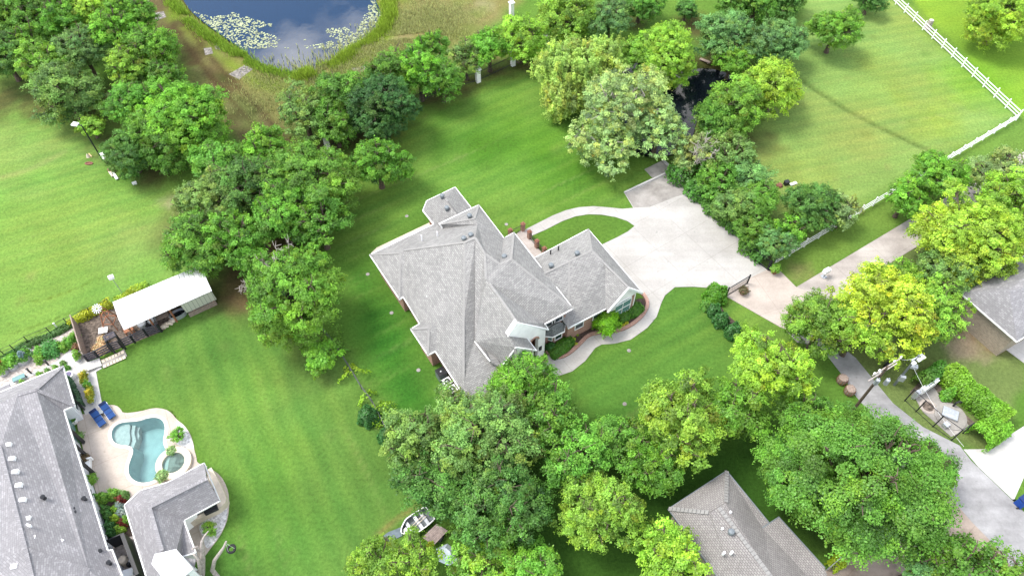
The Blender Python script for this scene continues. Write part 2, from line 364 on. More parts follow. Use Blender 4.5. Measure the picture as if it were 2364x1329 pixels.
# bare and dry earth under trees and beside things
for i, (a, b, r) in enumerate([(640,335,3.5),(700,360,4),(780,330,4),(860,300,4),(1000,220,3),(1070,200,3),(1140,165,3),(1210,150,3),(240,250,5),(250,330,3),(20,230,6),(120,240,4),(360,395,3),
    (560,640,4),(520,690,3.5),(590,700,3),(640,610,5),(600,560,6),(650,450,7),(480,520,6),(2260,760,3.5),(2180,690,5),(1620,330,6),(1700,330,5),(1650,160,5),(1450,40,4),(1600,60,4)]):
    blot(a, b, r, (112,90,66), .75, i*5)
blot(2245,790,2.2,(216,190,160),1.0,3); blot(2215,800,2,(216,190,160),.9,8); blot(2290,790,1.6,(190,150,110),.9,12)
blot(700,860,4,(120,140,70),.6,4); blot(720,840,3.5,(120,105,75),.5,6); blot(1850,630,1.6,(172,178,110),.9,5); blot(2110,560,1,(120,130,60),.4,2)
blot(400,468,1.6,(190,196,140),.9,21); blot(560,700,3,(150,120,90),.6,31); blot(2150,1150,4,(90,110,50),.6,13); blot(1900,1240,4,(80,110,45),.8,15)
blot(60,360,7,(176,196,112),.6,41); blot(150,520,8,(176,202,96),.4,42); blot(330,560,6,(190,206,120),.4,43); blot(800,960,4,(96,140,56),.4,44)
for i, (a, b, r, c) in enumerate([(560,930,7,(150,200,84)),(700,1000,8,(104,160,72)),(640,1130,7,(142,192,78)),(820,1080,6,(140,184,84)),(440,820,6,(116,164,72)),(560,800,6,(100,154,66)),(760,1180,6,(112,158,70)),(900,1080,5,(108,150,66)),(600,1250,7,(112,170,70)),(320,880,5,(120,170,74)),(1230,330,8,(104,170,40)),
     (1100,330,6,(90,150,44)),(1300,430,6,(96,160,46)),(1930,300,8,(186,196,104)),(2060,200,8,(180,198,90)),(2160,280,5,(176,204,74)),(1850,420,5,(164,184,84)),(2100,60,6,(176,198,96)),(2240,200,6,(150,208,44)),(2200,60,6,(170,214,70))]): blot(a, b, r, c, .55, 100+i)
tr_ = W([(1826,165),(1880,205),(1960,255),(2050,302),(2120,335),(2172,356)])
dd = dist(GX, GY, tr_, False); m_ = np.clip(1-dd/.55, 0, 1)*.75; col = col*(1-m_[..., None])+np.array(C(96,120,56))*m_[..., None]
# tyre track beside the boat, and wheel marks in the left field
for path, c, wd in (([(980,1165),(940,1180),(905,1205),(870,1235)], (176,170,100), .35), ([(0,410),(60,395),(110,372),(150,350)], (190,202,120), .8), ([(20,745),(40,770),(90,770),(160,730),(240,690)], (96,128,50), .25), ([(60,760),(130,735),(200,705)], (100,132,50), .25),
    ([(30,700),(120,690),(230,640)], (128,160,62), .2), ([(400,60),(470,160),(560,260),(620,330)], (106,88,60), .5), ([(425,50),(500,150),(590,240),(640,300)], (106,88,60), .5)):
    d_ = dist(GX, GY, W(sm(path, 2, False)), False)+wob*.5; m_ = np.clip(1-d_/wd, 0, 1)*.8; col = col*(1-m_[..., None])+np.array(C(*c))*m_[..., None]
for m, (ang, per, amp) in STR:
    ca, sa = math.cos(R(ang)), math.sin(R(ang)); q = (-GX*sa+GY*ca)+wob*.7; u_ = GX*ca+GY*sa
    st = np.sin(q*2*math.pi/per)*.65+np.sin(q*2*math.pi/(per*2.7)+1)*.35; st = st*(.25+1.3*fbm(GX, GY, 9, 55)*np.clip(fbm(u_*.25, q, 3, 91)*1.6, 0, 1.3))
    col *= (1+amp*.95*st*m)[..., None]; col[..., 0] *= 1+amp*.8*st*m
    fine = np.clip(np.sin(q*2*math.pi/(per*1.5))-.88, 0, 1)*6*np.clip(fbm(u_*.3, q, 4, 77)*3.2-1.7, 0, 1)*m
    col = col*(1-fine[..., None]*.7)+fine[..., None]*.7*np.array(C(186, 200, 118))
lum = fbm(GX, GY, 2.2, 11); lum2 = fbm(GX, GY, 12, 21); col *= (0.87+.26*lum+.22*(lum2-.5))[..., None]
col[..., 0] *= 1+.25*(fbm(GX, GY, 8, 31)-.5); np.clip(col, 0, 1, out=col)
# relief
GZ = np.zeros(GX.shape)
POND = sm([(400,-60),(425,10),(470,50),(520,85),(560,112),(590,140),(640,160),(690,170),(722,160),(765,138),(805,112),(845,88),(878,60),(886,35),(868,5),(862,-40),(820,-160),(640,-200),(460,-180)], 2)
PONDW = W(POND); sd_ = sdf(GX, GY, PONDW)+wob*.8; GZ -= np.clip(sd_+1.2, 0, 2.5)*.55
DP = W(sm([(1440,150),(1500,130),(1560,165),(1625,150),(1690,165),(1695,190),(1655,235),(1610,265),(1600,320),(1560,355),(1480,360),(1410,300),(1400,210)], 2))
sd2 = sdf(GX, GY, DP); GZ -= np.clip(sd2+1.0, 0, 2)*.5
POOL = sm([(a/3.097+200, b/3.097+900) for a, b in [(178,330),(183,285),(212,250),(258,232),(310,228),(380,222),(430,203),(490,195),(538,210),(562,250),(560,310),(548,350),(552,400),(590,455),(568,500),(560,560),(545,600),(500,640),(440,662),(380,663),(330,640),(303,600),(300,550),(315,500),(335,450),(330,412),(300,398),(240,395),(195,372)]], 2)
POOLW = W(POOL); GZ = np.where(sdf(GX, GY, POOLW) > -.7, -2.6, GZ)
dch = dist(GX, GY, tr_, False); GZ -= np.clip(1-dch/.9, 0, 1)*.2
me = bpy.data.meshes.new('ground'); nv = nx*ny
me.vertices.add(nv); me.vertices.foreach_set('co', np.stack([GX, GY, GZ], -1).ravel())
i = np.arange(nv).reshape(ny, nx); q = np.stack([i[:-1, :-1], i[:-1, 1:], i[1:, 1:], i[1:, :-1]], -1).reshape(-1, 4); nf = len(q)
me.loops.add(nf*4); me.loops.foreach_set('vertex_index', q.ravel()); me.polygons.add(nf); me.polygons.foreach_set('loop_start', np.arange(nf)*4)
me.polygons.foreach_set('use_smooth', np.ones(nf, bool)); me.update(calc_edges=True)
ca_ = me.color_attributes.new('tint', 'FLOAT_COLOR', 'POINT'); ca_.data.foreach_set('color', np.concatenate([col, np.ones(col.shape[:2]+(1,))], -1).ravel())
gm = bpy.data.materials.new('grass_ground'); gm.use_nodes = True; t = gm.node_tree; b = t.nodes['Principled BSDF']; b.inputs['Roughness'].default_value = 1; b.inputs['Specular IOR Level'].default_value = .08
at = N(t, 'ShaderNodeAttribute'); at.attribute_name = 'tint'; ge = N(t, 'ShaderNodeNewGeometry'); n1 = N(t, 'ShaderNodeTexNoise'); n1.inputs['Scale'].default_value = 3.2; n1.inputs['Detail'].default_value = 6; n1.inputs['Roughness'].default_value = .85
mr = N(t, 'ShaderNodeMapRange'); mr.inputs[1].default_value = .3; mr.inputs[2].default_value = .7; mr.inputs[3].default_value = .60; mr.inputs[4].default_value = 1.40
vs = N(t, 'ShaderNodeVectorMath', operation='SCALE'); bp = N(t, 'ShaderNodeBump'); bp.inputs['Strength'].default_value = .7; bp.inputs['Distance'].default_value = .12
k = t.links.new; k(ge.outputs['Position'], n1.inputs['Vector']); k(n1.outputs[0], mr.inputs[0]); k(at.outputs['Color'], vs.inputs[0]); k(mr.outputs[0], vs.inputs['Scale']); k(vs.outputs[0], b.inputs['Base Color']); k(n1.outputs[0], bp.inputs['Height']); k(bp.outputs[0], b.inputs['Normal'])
me.materials.append(gm); go = bpy.data.objects.new('ground', me); COL.objects.link(go); tag(go, 'mown green lawns, paddock and dry pond banks', kind='structure')
def slab(name, px, z1, m, label=None, z0=-.12, smooth=0, kind='structure', poly=None):
    w_ = W(sm(px, smooth) if smooth else px) if poly is None else poly
    o = MB().prism(w_, z0, z1).build(name, m, base=centre(w_)); tag(o, label, kind=kind); return o
def concmat(name, c, stain, sc=.25, joint=None, ang=34.3, amt=.5, jt=.03):
    m = bpy.data.materials.new(name); m.use_nodes = True; t = m.node_tree; b = t.nodes['Principled BSDF']; b.inputs['Roughness'].default_value = .92; b.inputs['Specular IOR Level'].default_value = .15
    g = N(t, 'ShaderNodeNewGeometry'); k = t.links.new
    n = N(t, 'ShaderNodeTexNoise'); n.inputs['Scale'].default_value = sc; n.inputs['Detail'].default_value = 9; n.inputs['Roughness'].default_value = .62
    r = N(t, 'ShaderNodeValToRGB'); r.color_ramp.elements[0].position = .34; r.color_ramp.elements[1].position = .34+.5*amt; r.color_ramp.elements[0].color = (*stain, 1); r.color_ramp.elements[1].color = (*c, 1)
    k(g.outputs['Position'], n.inputs['Vector']); k(n.outputs[0], r.inputs[0])
    n2 = N(t, 'ShaderNodeTexNoise'); n2.inputs['Scale'].default_value = 6; n2.inputs['Detail'].default_value = 4; k(g.outputs['Position'], n2.inputs['Vector'])
    mr = N(t, 'ShaderNodeMapRange'); mr.inputs[1].default_value = .3; mr.inputs[2].default_value = .7; mr.inputs[3].default_value = .93; mr.inputs[4].default_value = 1.05; k(n2.outputs[0], mr.inputs[0])
    v = N(t, 'ShaderNodeVectorMath', operation='SCALE'); k(r.outputs[0], v.inputs[0]); k(mr.outputs[0], v.inputs['Scale']); out = v.outputs[0]
    if joint:
        mp = N(t, 'ShaderNodeMapping'); mp.inputs['Rotation'].default_value = (0, 0, -R(ang)); k(g.outputs['Position'], mp.inputs[0])
        br = N(t, 'ShaderNodeTexBrick'); br.offset = 0; br.inputs['Scale'].default_value = 1; br.inputs['Mortar Size'].default_value = jt; br.inputs['Brick Width'].default_value = joint; br.inputs['Row Height'].default_value = joint
        br.inputs['Color1'].default_value = br.inputs['Color2'].default_value = (1, 1, 1, 1); br.inputs['Mortar'].default_value = (.84, .83, .82, 1); k(mp.outputs[0], br.inputs['Vector'])
        x = N(t, 'ShaderNodeMixRGB', blend_type='MULTIPLY'); x.inputs[0].default_value = 1; k(out, x.inputs[1]); k(br.outputs['Color'], x.inputs[2]); out = x.outputs[0]
    k(out, b.inputs['Base Color']); return m
def wear(m, tracks, amt=.12):      # soft tyre tracks and drips: noise stretched along the way cars drive
    t = m.node_tree; b = t.nodes['Principled BSDF']; src = b.inputs['Base Color'].links[0].from_socket; g = N(t, 'ShaderNodeNewGeometry'); mp = N(t, 'ShaderNodeMapping')
    mp.inputs['Rotation'].default_value = (0, 0, -R(tracks)); mp.inputs['Scale'].default_value = (.05, .8, 1); n = N(t, 'ShaderNodeTexNoise'); n.inputs['Scale'].default_value = 1; n.inputs['Detail'].default_value = 5
    r = N(t, 'ShaderNodeMapRange'); r.inputs[1].default_value = .35; r.inputs[2].default_value = .65; r.inputs[3].default_value = 1-amt; r.inputs[4].default_value = 1.03
    sp = N(t, 'ShaderNodeTexNoise'); sp.inputs['Scale'].default_value = 1.7; sp.inputs['Detail'].default_value = 7; r2 = N(t, 'ShaderNodeMapRange'); r2.inputs[1].default_value = .66; r2.inputs[2].default_value = .74; r2.inputs[3].default_value = 1; r2.inputs[4].default_value = .8
    mu = N(t, 'ShaderNodeMath', operation='MULTIPLY'); v = N(t, 'ShaderNodeVectorMath', operation='SCALE'); k = t.links.new
    k(g.outputs['Position'], mp.inputs[0]); k(mp.outputs[0], n.inputs[0]); k(n.outputs[0], r.inputs[0]); k(g.outputs['Position'], sp.inputs[0]); k(sp.outputs[0], r2.inputs[0]); k(r.outputs[0], mu.inputs[0]); k(r2.outputs[0], mu.inputs[1]); k(src, v.inputs[0]); k(mu.outputs[0], v.inputs['Scale']); k(v.outputs[0], b.inputs['Base Color']); return m
M['drive'] = concmat('driveway_concrete', (.385,.37,.345), (.315,.30,.275), .22, 4.2, jt=.03)
M['apron'] = concmat('pink_concrete', (.41,.355,.31), (.34,.29,.25), .3, 4.5, 20)
M['road'] = concmat('road_concrete', (.42,.38,.345), (.30,.265,.24), .25, 5.5, 31)
M['lane'] = concmat('worn_asphalt', (.34,.335,.335), (.22,.215,.215), .5, amt=.7)
M['walk'] = concmat('walkway_concrete', (.43,.385,.35), (.36,.315,.28), .5, 1.6, 34)
M['stained'] = concmat('stained_concrete', (.33,.31,.285), (.18,.165,.15), .5, amt=.6)
M['brownconc'] = concmat('brown_concrete', (.34,.28,.235), (.19,.145,.11), .35, 4.5, -50, .5)
M['whiteconc'] = concmat('white_concrete', (.47,.46,.44), (.39,.375,.355), .3, 4.5, 40)
M['patio'] = concmat('patio_concrete', (.45,.39,.335), (.38,.325,.27), .4, 3.4, 28)
M['gravel'] = mat('pale_gravel', (.36,.31,.27), 1, 5, .35, col2=(.54,.48,.44), bump=.5)
wear(M['drive'], -60, .10); wear(M['road'], 31, .16); wear(M['apron'], 20, .12); wear(M['lane'], -43, .22); wear(M['brownconc'], 40, .2); wear(M['patio'], 28, .08); wear(M['walk'], 30, .14)
M['riprap'] = mat('rubble_stone', (.13,.12,.105), 1, 3, .5, col2=(.30,.275,.25), bump=.8)
M['pebble'] = mat('white_pebbles', (.42,.41,.40), 1, 6, .3, col2=(.74,.73,.72), bump=.5)
slab('driveway', [(1442,447),(1554,395),(1610,450),(1640,480),(1680,515),(1727,572),(1729,583),(1772,622),(1725,645),(1676,671),(1640,665),(1600,662),(1558,663),(1535,682),(1526,701),(1516,731),(1494,757),(1456,784),(1419,793),(1389,795),(1374,803),(1351,833),(1321,857),(1294,866),(1262,868),(1240,845),(1270,815),(1292,829),(1313,819),(1336,799),(1355,778),(1377,770.6),(1411,769),(1445,761),(1475,740),(1492,720),(1498,701),(1492,686),(1450,660),(1380,575),(1390.5,564.4),(1425,548),(1449,535),(1465,522),(1449,511),(1422,501.6),(1389,496),(1358,495),(1328,500),(1298,511),(1261,530),(1224,546),(1211,531),(1276,498),(1306,486),(1336,479),(1370,476.5),(1407,479.5),(1437,482.5),(1462,480.5)], .05, 'drive', 'white concrete driveway and curving walks')
slab('patio_floor', [(1186,545),(1202,533),(1211,531),(1224,546),(1250,583),(1262,600),(1236,612)], .055, 'walk', 'stained concrete patio behind the house')
slab('back_terrace', [(855,588),(858,583),(870,572),(990,515),(1010,530),(880,600)], .05, 'cream', 'narrow cream slab along the back wall')
slab('stained_slab', [(1445,449),(1553,397),(1600,443),(1560,455),(1500,478),(1463,480)], .06, 'stained', 'weathered corner of the driveway')
slab('side_pad', [(1487.7,391.5),(1529,371),(1553,393),(1506,411)], .05, 'stained', 'small weathered pad above the driveway')
slab('driveway_apron', [(1676,671),(1725,645),(1772,622),(1796,621),(1838,663),(1905,690),(1900,740),(1813,762),(1674,683)], .055, 'apron', 'pinkish concrete apron outside the gate')
slab('road', [(1838,663),(2204,444),(2350,358),(2520,262),(2560,310),(2364,420),(2260,485),(2106,576),(2005,638),(1950,690),(1900,800),(1840,790),(1813,762)], .04, 'road', 'pale concrete road')
slab('lane', [(1895,740),(1930,790),(1975,826),(2061,930),(2130,985),(2215,1028),(2241,1062),(2341,1158),(2480,1300),(2420,1420),(2364,1345),(2242,1203),(2197,1151),(2100,1060),(1977,916),(1943,864),(1905,815),(1860,760)], .03, 'lane', 'worn narrow grey lane')
slab('neighbour_driveway', [(2224,1037),(2291,1036),(2336,1000),(2500,900),(2500,1010),(2364,1100),(2340,1155),(2259,1078)], .045, 'whiteconc', 'bright white concrete driveway at right')
slab('garage_apron', [(2321,806),(2348,785),(2460,740),(2500,900),(2364,838)], .045, 'whiteconc', 'bright white pad beside the tan brick house')
slab('lower_driveway', [(1904,1318),(1960,1275),(2006,1240),(2075,1190),(2130,1165),(2197,1151),(2242,1203),(2300,1262),(2420,1420),(1900,1500),(1800,1420)], .035, 'brownconc', 'brown stained concrete driveway in the lower right')
slab('flower_bed', [(1258,795),(1315,775),(1400,720),(1475,690),(1489,690),(1494,703),(1488,720),(1472,737),(1444,757),(1410,766),(1377,767),(1352,775),(1333,796),(1310,816),(1290,825),(1262,812)], .10, 'mulch', 'dark mulch bed in front of the house')
slab('shrub_bed', [(1628,690),(1645,712),(1655,745),(1690,785),(1712,775),(1700,745),(1672,720),(1655,690)], .03, 'mulch', 'mulch strip under the round shrubs')
slab('shed_yard', [(179,747),(262,706),(440,650),(500,690),(433,722),(410,730),(376,764),(205,833)], .04, 'soil', 'brown mulch yard around the metal shed')
slab('gravel_garden', [(-300,950),(-200,930),(0,830),(90,792),(180,752),(205,833),(150,860),(60,910),(-60,980)], .03, 'gravel', 'pale gravel garden bed')
slab('garden_path', [(-120,960),(0,893),(128,836),(168,804),(205,835),(236,850),(222,858),(237,937),(198,958),(172,900),(150,852),(120,846),(0,903),(-110,975)], .06, 'whiteconc', 'white concrete garden path')
slab('stepping_terrace', [(232,843),(287,806),(294,822),(240,850)], .09, 'stained', 'small paved step terrace')
SPA = [(200+630/3.097+math.cos(a)*23*math.cos(.5)*1.0, 900+530/3.097+math.sin(a)*22) for a in [i*math.pi/14 for i in range(28)]]
PAT = sm([(196,958),(216,946),(232,937),(252,934),(269,935.5),(279,943.6),(284,954),(323,950),(355,941),(381,943.6),(397,953),(408,968),(426,981),(439,1000),(447,1023),(449,1039),(454,1055),(455,1068),(475,1074),(484,1079),(510,1097),(524,1123),(529,1145),(529,1178),(523,1207),(507,1239),(484,1268),(468,1290),(440,1300),(300,1200),(228,1155),(205,1080),(185,1010),(172,950)], 1)
PATW = W(PAT)
mbp = MB().holes(PATW, [W(POOL, 0)], .05)
for i_ in range(len(PATW)): a_, b_ = PATW[i_-1], PATW[i_]; mbp.face([(a_.x,a_.y,.05),(a_.x,a_.y,-.15),(b_.x,b_.y,-.15),(b_.x,b_.y,.05)])
tag(mbp.build('pool_patio', 'patio', base=centre(PATW)), 'pale cream concrete patio around the pool', kind='structure')
slab('gravel_strip', [(407,970),(426,982),(438,1001),(446,1023),(448,1037),(420,1032),(404,1022),(412,1000)], .058, 'pebble', 'white pebbles beside the pool', smooth=1)
slab('pebble_bed', [(527,1160),(523,1205),(507,1237),(484,1266),(474,1262),(470,1240),(458,1218),(468,1203),(500,1188),(518,1172)], .058, 'pebble', 'white pebble bed with an ornamental grass', smooth=1)
slab('planting_bed', [(222,1150),(285,1135),(296,1150),(300,1200),(308,1236),(262,1246)], .08, 'mulch', 'planting bed between the two roofs')
slab('utility_gravel', [(256,1245),(308,1232),(350,1340),(290,1380)], .05, 'gravel', 'gravel strip behind black screen')
slab('pump_pad', [(2110,915),(2135,875),(2150,885),(2180,930),(2240,985),(2196,1008),(2130,950)], .04, 'stained', 'stained concrete pad inside the hedge')
slab('leaf_litter', [(2100,905),(2140,862),(2160,880),(2205,935),(2250,975),(2205,1005),(2150,960)], .02, 'soil', 'brown leaf litter inside the hedge')
blot(1,1,.1,(0,0,0),0,0)
for i_, q_ in enumerate([[(352,30),(378,27),(384,40),(360,48)],[(470,112),(488,110),(492,124),(474,128)],[(494,98),(516,104),(520,117),(498,114)],[(528,172),(566,150),(584,160),(552,184)],[(440,52),(462,58),(462,70),(444,66)],[(810,158),(842,152),(846,166),(822,170)],[(320,-4),(340,-6),(346,6),(326,8)]]):
    slab('gravel_patch', q_, .02, 'riprap', 'pale gravel patch on the dirt bank by the pond')
# water
tag(MB().poly(W(POND), -.30).build('pond_water', 'pond', base=centre(PONDW)), 'dark blue pond with cloud reflections', kind='structure')
tag(MB().poly(DP, -.32).build('small_pond_water', 'darkpond', base=centre(DP)), 'small dark pond under trees', kind='structure')
# pool: basin, shallow ledge, steps, water
pc = centre(POOLW); pool = thing('swimming_pool', 'curved blue swimming pool with grey shallow ledge in the cream patio', 'pool', pc)
M['plaster'] = mat('pool_plaster', (.27,.37,.37), .8, 1.5, .1); M['ledge'] = mat('pool_ledge', (.40,.40,.385), .8, 3, .12); M['coping'] = mat('pool_coping', (.66,.60,.53), .8, 3, .08)
mb = MB(); low = inset(POOLW, .35)
n_ = len(POOLW)
for i in range(n_):
    a, b_ = POOLW[i], POOLW[(i+1) % n_]; c_, d_ = low[(i+1) % n_], low[i]
    mb.face([(a.x,a.y,.02),(b_.x,b_.y,.02),(c_.x,c_.y,-1.5),(d_.x,d_.y,-1.5)])
mb.poly(low, -1.5); mb.build('basin', 'plaster', pool)
led = [(a/3.097+200, b/3.097+900) for a, b in [(180,330),(185,287),(214,252),(258,234),(308,230),(298,290),(308,340),(290,396),(240,393),(197,370)]]
MB().prism(inset(W(sm(led, 1)), .03), -1.4, -.28).build('shallow_ledge', 'ledge', pool)
for nm, pp, zz in (('step', [(310,230),(335,228),(325,290),(338,345),(318,398),(292,396),(308,340),(298,290)], -.5), ('step', [(337,228),(362,224),(345,270),(352,300),(338,345),(327,290)], -.8)):
    MB().prism(W([(a/3.097+200, b/3.097+900) for a, b in pp]), -1.45, zz).build(nm, 'ledge', pool)
MB().poly(inset(POOLW, .01), -.07).build('water_surface', 'poolwater', pool)
mb = MB(); out_ = inset(POOLW, -.3)
for i in range(n_):
    a, b_ = POOLW[i], POOLW[(i+1) % n_]; c_, d_ = out_[(i+1) % n_], out_[i]
    mb.face([(a.x,a.y,.085),(d_.x,d_.y,.085),(c_.x,c_.y,.085),(b_.x,b_.y,.085)]); mb.face([(a.x,a.y,.0),(a.x,a.y,.085),(b_.x,b_.y,.085),(b_.x,b_.y,.0)])
mb.build('coping', 'coping', pool)
sp = P(403.5, 1071, 0); spa = thing('hot_tub', 'round raised spa with pale stone rim at the pool edge', 'hot tub', sp)
mb = MB(); mb.lathe(sp, [(1.55,0),(1.55,.38),(.98,.40),(.95,-.0),(.7,.02),(.65,-.1),(0.01,-.1)], 28); mb.build('rim', 'cream', spa, smooth=False)
MB().lathe(sp, [(.97,.28),(.01,.28)], 28).build('water_surface', water('spa_water', (.55,.75,.76), False, .3, .03, .01, 2), spa)
MB().lathe(sp, [(.94,.05),(.02,.05)], 24).build('basin', 'plaster', spa)
# ================================================================ BUILDINGS
def roof(name, V, faces, m, parent, thick=.14):
    """V: name -> (px,py,z) or Vector ; faces: lists of names. n-gons are fan-cut but share one shingle direction."""
    mb = MB(); Q = {k: (v if isinstance(v, Vector) else P(*v)) for k, v in V.items()}
    for f in faces:
        pts = [Q[k] for k in f]; n = Vector((0, 0, 0))
        for a in range(len(pts)):
            p, q = pts[a], pts[(a+1) % len(pts)]; n += Vector(((p.y-q.y)*(p.z+q.z), (p.z-q.z)*(p.x+q.x), (p.x-q.x)*(p.y+q.y)))
        if n.z < 0: n = -n; pts.reverse()
        n.normalize(); u = Vector((0, 0, 1)).cross(n).normalized(); v = n.cross(u)
        uv = lambda p: (p.dot(u), p.dot(v))
        if len(pts) <= 4 and False: mb.face(pts, [uv(p) for p in pts])
        else:
            loc = [Vector((p.dot(u), p.dot(v), 0)) for p in pts]
            for t in tessellate_polygon([loc]):
                q = [pts[i] for i in t]
                if (q[1]-q[0]).cross(q[2]-q[0]).dot(n) < 0: q.reverse()
                mb.face(q, [uv(p) for p in q])
    return mb.build(name, m, parent, thick=thick), Q
def fascia(path, parent, name='fascia', m='white', w=.09, h=.17):
    mb = MB()
    for a, b in zip(path[:-1], path[1:]):
        d = (b-a).normalized(); mb.box((a+b)/2+Vector((0, 0, -.07)), ((b-a).length+w*.8, w, h), ax=b-a)
    return mb.build(name, m, parent)
def walls(name, loop, z1, ins, m, parent, z0=0):
    pts = inset(loop, ins); MB().prism(pts, z0, z1, cap=False).build(name, m, parent); return pts
def window(parent, c, d, w_, h, out, m='glass', fr=.07, bars=1, vb=0, arch=0):
    """window part (glass) with a frame sub-part on a wall; c centre, d along wall, out = outward normal"""
    ax = d; mb = MB(); mb.box(c+out*.02, (w_, .05, h), ax=ax); g = mb.build('window', m, parent)
    f = MB(); up = Vector((0, 0, 1))
    for s in (-1, 1):
        f.box(c+out*.04+ax*s*(w_/2+fr/2), (fr, .09, h+2*fr), ax=ax); f.box(c+out*.04+up*s*(h/2+fr/2), (w_, .09, fr), ax=ax)
    for i in range(bars): f.box(c+out*.045+up*(-h/2+h*(i+1)/(bars+1)), (w_, .08, .05), ax=ax)
    for i in range(vb): f.box(c+out*.047+ax*(-w_/2+w_*(i+1)/(vb+1)), (.05, .08, h), ax=ax)
    f.build('frame', 'white', g); return g
# ---------------- main house
hb = P(1120, 720); house = thing('brick_house', 'large two storey red brick house with many-hipped grey shingle roof beside the white driveway', 'house', hb)
V = dict(A=(853.5,588,3.2), N1=(1001,517.5,3.2), R0=(1073,559.5,7.9), R1=(1097,549,8.1), a1=(922,690,3.2), a2=(924,584,4.55), a3=(931,685,3.2), a4=(933,577.5,4.75),
  b0=(969,747,3.2), b1=(948,759,3.2), b2=(988,819,3.2), b3=(990,757,4.1), b4=(1005,810,3.2), b5=(1008.7,749.6,4.25), b6=(1070,747,5.4), c1=(1056,890,3.2), c2=(1070,876,3.75), c3=(1080,925,3.2), c4=(1215,905,3.3),
  v0=(1022,527,3.95), v1=(1103,518,6.3), U0=(1014,516,4.4), U1=(1105,473,5.0), u2=(1017,517.5,4.45), u3=(1095,505,6.35), E1=(1163,548.7,5.0), E2=(1153.8,609.6,7.6),
  k1=(1119,585,7.9), k2=(1122,645,7.9), k3=(1131,655,7.9), m1=(1096,785,4.35), m2=(1131,833,4.6), m3=(1190,801,6.55), G=(1194,744,8.25), g1=(1173.5,774.5,6.98), g2=(1265.5,759.5,4.3), g3=(1257,746,4.9),
  w1=(1168,547,5.2), w2=(1186.3,536.5,5.2), w3=(1180,598,7.6), w4=(1323,712,5.2), w5=(1258,747,5.2), w6=(1249,617,5.2), w7=(1285,663,5.2), s1=(1096,788,4.5), m4=(1200,868,3.7))
F_ = [['A','a1','a2'], ['a1','a3','a4','a2'], ['A','a2','a4','R0','R1','v1','v0','N1'], ['a3','b0','b5','b6','R0','a4'], ['b0','b1','b3','b5'], ['b1','b2','b3'], ['b3','b2','b4','b5'],
  ['b5','b4','c1','c3','c2','b6'], ['R0','b6','c2','c3','c4','m1','R1'], ['U0','U1','u3','u2'], ['u2','u3','v1','v0'], ['U1','E1','E2','k1','R1','v1','u3'],
  ['R1','k1','k2','k3','G','g1','m3','m4','m2','s1'], ['k1','E2','w3','w4','w5','k2'], ['E1','w1','w2','w3','E2'], ['w2','w6','w7','w4','w3'], ['k3','g3','g2','G']]
F_[13] = ['k1','E2','w3','w4','w5','g3','k3','k2']
rf, Q = roof('roof', V, F_, 'shingle', house)
fascia([Q['N1'], Q['A'], Q['a1'], Q['a3'], Q['b0'], Q['b1'], Q['b2'], Q['b4'], Q['c1'], Q['c3']], house)
fascia([Q['u2'], Q['U0'], Q['U1'], Q['E1']], house); fascia([Q['w1'], Q['w2'], Q['w6']], house); fascia([Q['w7'], Q['w4'], Q['w5']], house); fascia([Q['s1'], Q['m2']], house); fascia([Q['u2'], Q['v0']], house, w=.16)
# ridge and hip caps: slim shingle rolls
mb = MB()
for a, b in [('A','a2'),('a4','R0'),('R0','R1'),('a1','a2'),('b2','b3'),('b1','b3'),('R0','b6'),('b6','c2'),('U1','u3'),('u3','u2'),('k1','R1'),('k1','E2'),('E2','w3'),('w3','w2'),('w3','w4'),('k3','G'),('k1','k2')]:
    mb.bar(Q[a]+Vector((0,0,.012)), Q[b]+Vector((0,0,.012)), .22, .03)
mb.build('ridge_cap', 'ridge', house)
mainloop = [Q['A'], P(1001,517.5,3.2), P(1110,487,3.2), P(1150,545,3.2), P(1205,620,3.2), P(1262,690,3.2), P(1258,760,3.2), P(1225,775,3.2), P(1180,800,3.2), P(1145,898,3.2), Q['c3'], Q['c1'], Q['b4'], Q['b2'], Q['b1'], Q['b0'], Q['a3'], Q['a1']]
mw = walls('wall', mainloop, 3.1, .5, 'brick', house)
up = [P(1014,516,4.4), Q['U1'], Q['E1'], Q['w1'], Q['w2'], Q['w6'], Q['w7'], Q['w4'], Q['w5'], P(1210,712,4.9), P(1120,620,4.9), P(1060,560,4.9)]
uw = walls('wall', up, 4.35, .45, 'brick', house, z0=2.8)
wl = inset([Q['w2'], Q['w6'], Q['w7'], Q['w4'], Q['w5'], P(1190,640,5.2)], .45); MB().prism(inset(wl, .12), .0, 4.75, cap=False).build('wall', 'brick', house)
# second floor windows under the front eave
fr0, fr1 = wl[3], wl[4]; fd = hz(fr1, fr0); fo = Vector((fd.y, -fd.x, 0)); Lw = (fr0-fr1).length
for t_, w_ in ((.16, 1.1), (.56, 1.15)):
    window(house, fr1+fd*(Lw*t_)+Vector((0, 0, 4.25)), fd, w_, 1.25, fo)
# pavilion
PV = dict(P1=(1050.6,432,3.0), P2=(985,463.6,3.0), P3=(976,485.7,3.0), P4=(1001,517.5,3.0), P5=(1088,480,3.0), a=(1029.6,456.6,4.4), b=(1060,496,4.5), c=(1075,517,4.3), d=(1020,527,3.0), e=(1098,493,3.0))
rf2, Q2 = roof('roof', PV, [['P2','P1','a'], ['P3','P2','a'], ['P3','a','b','c','d','P4'], ['P1','P5','e','c','b','a']], 'shingle', house)
fascia([Q2['P4'], Q2['P3'], Q2['P2'], Q2['P1'], Q2['P5']], house); walls('wall', [Q2['P1'], Q2['P5'], P(1090,500,3), P(1010,530,3), Q2['P4'], Q2['P3'], Q2['P2']], 2.9, .5, 'brick', house)
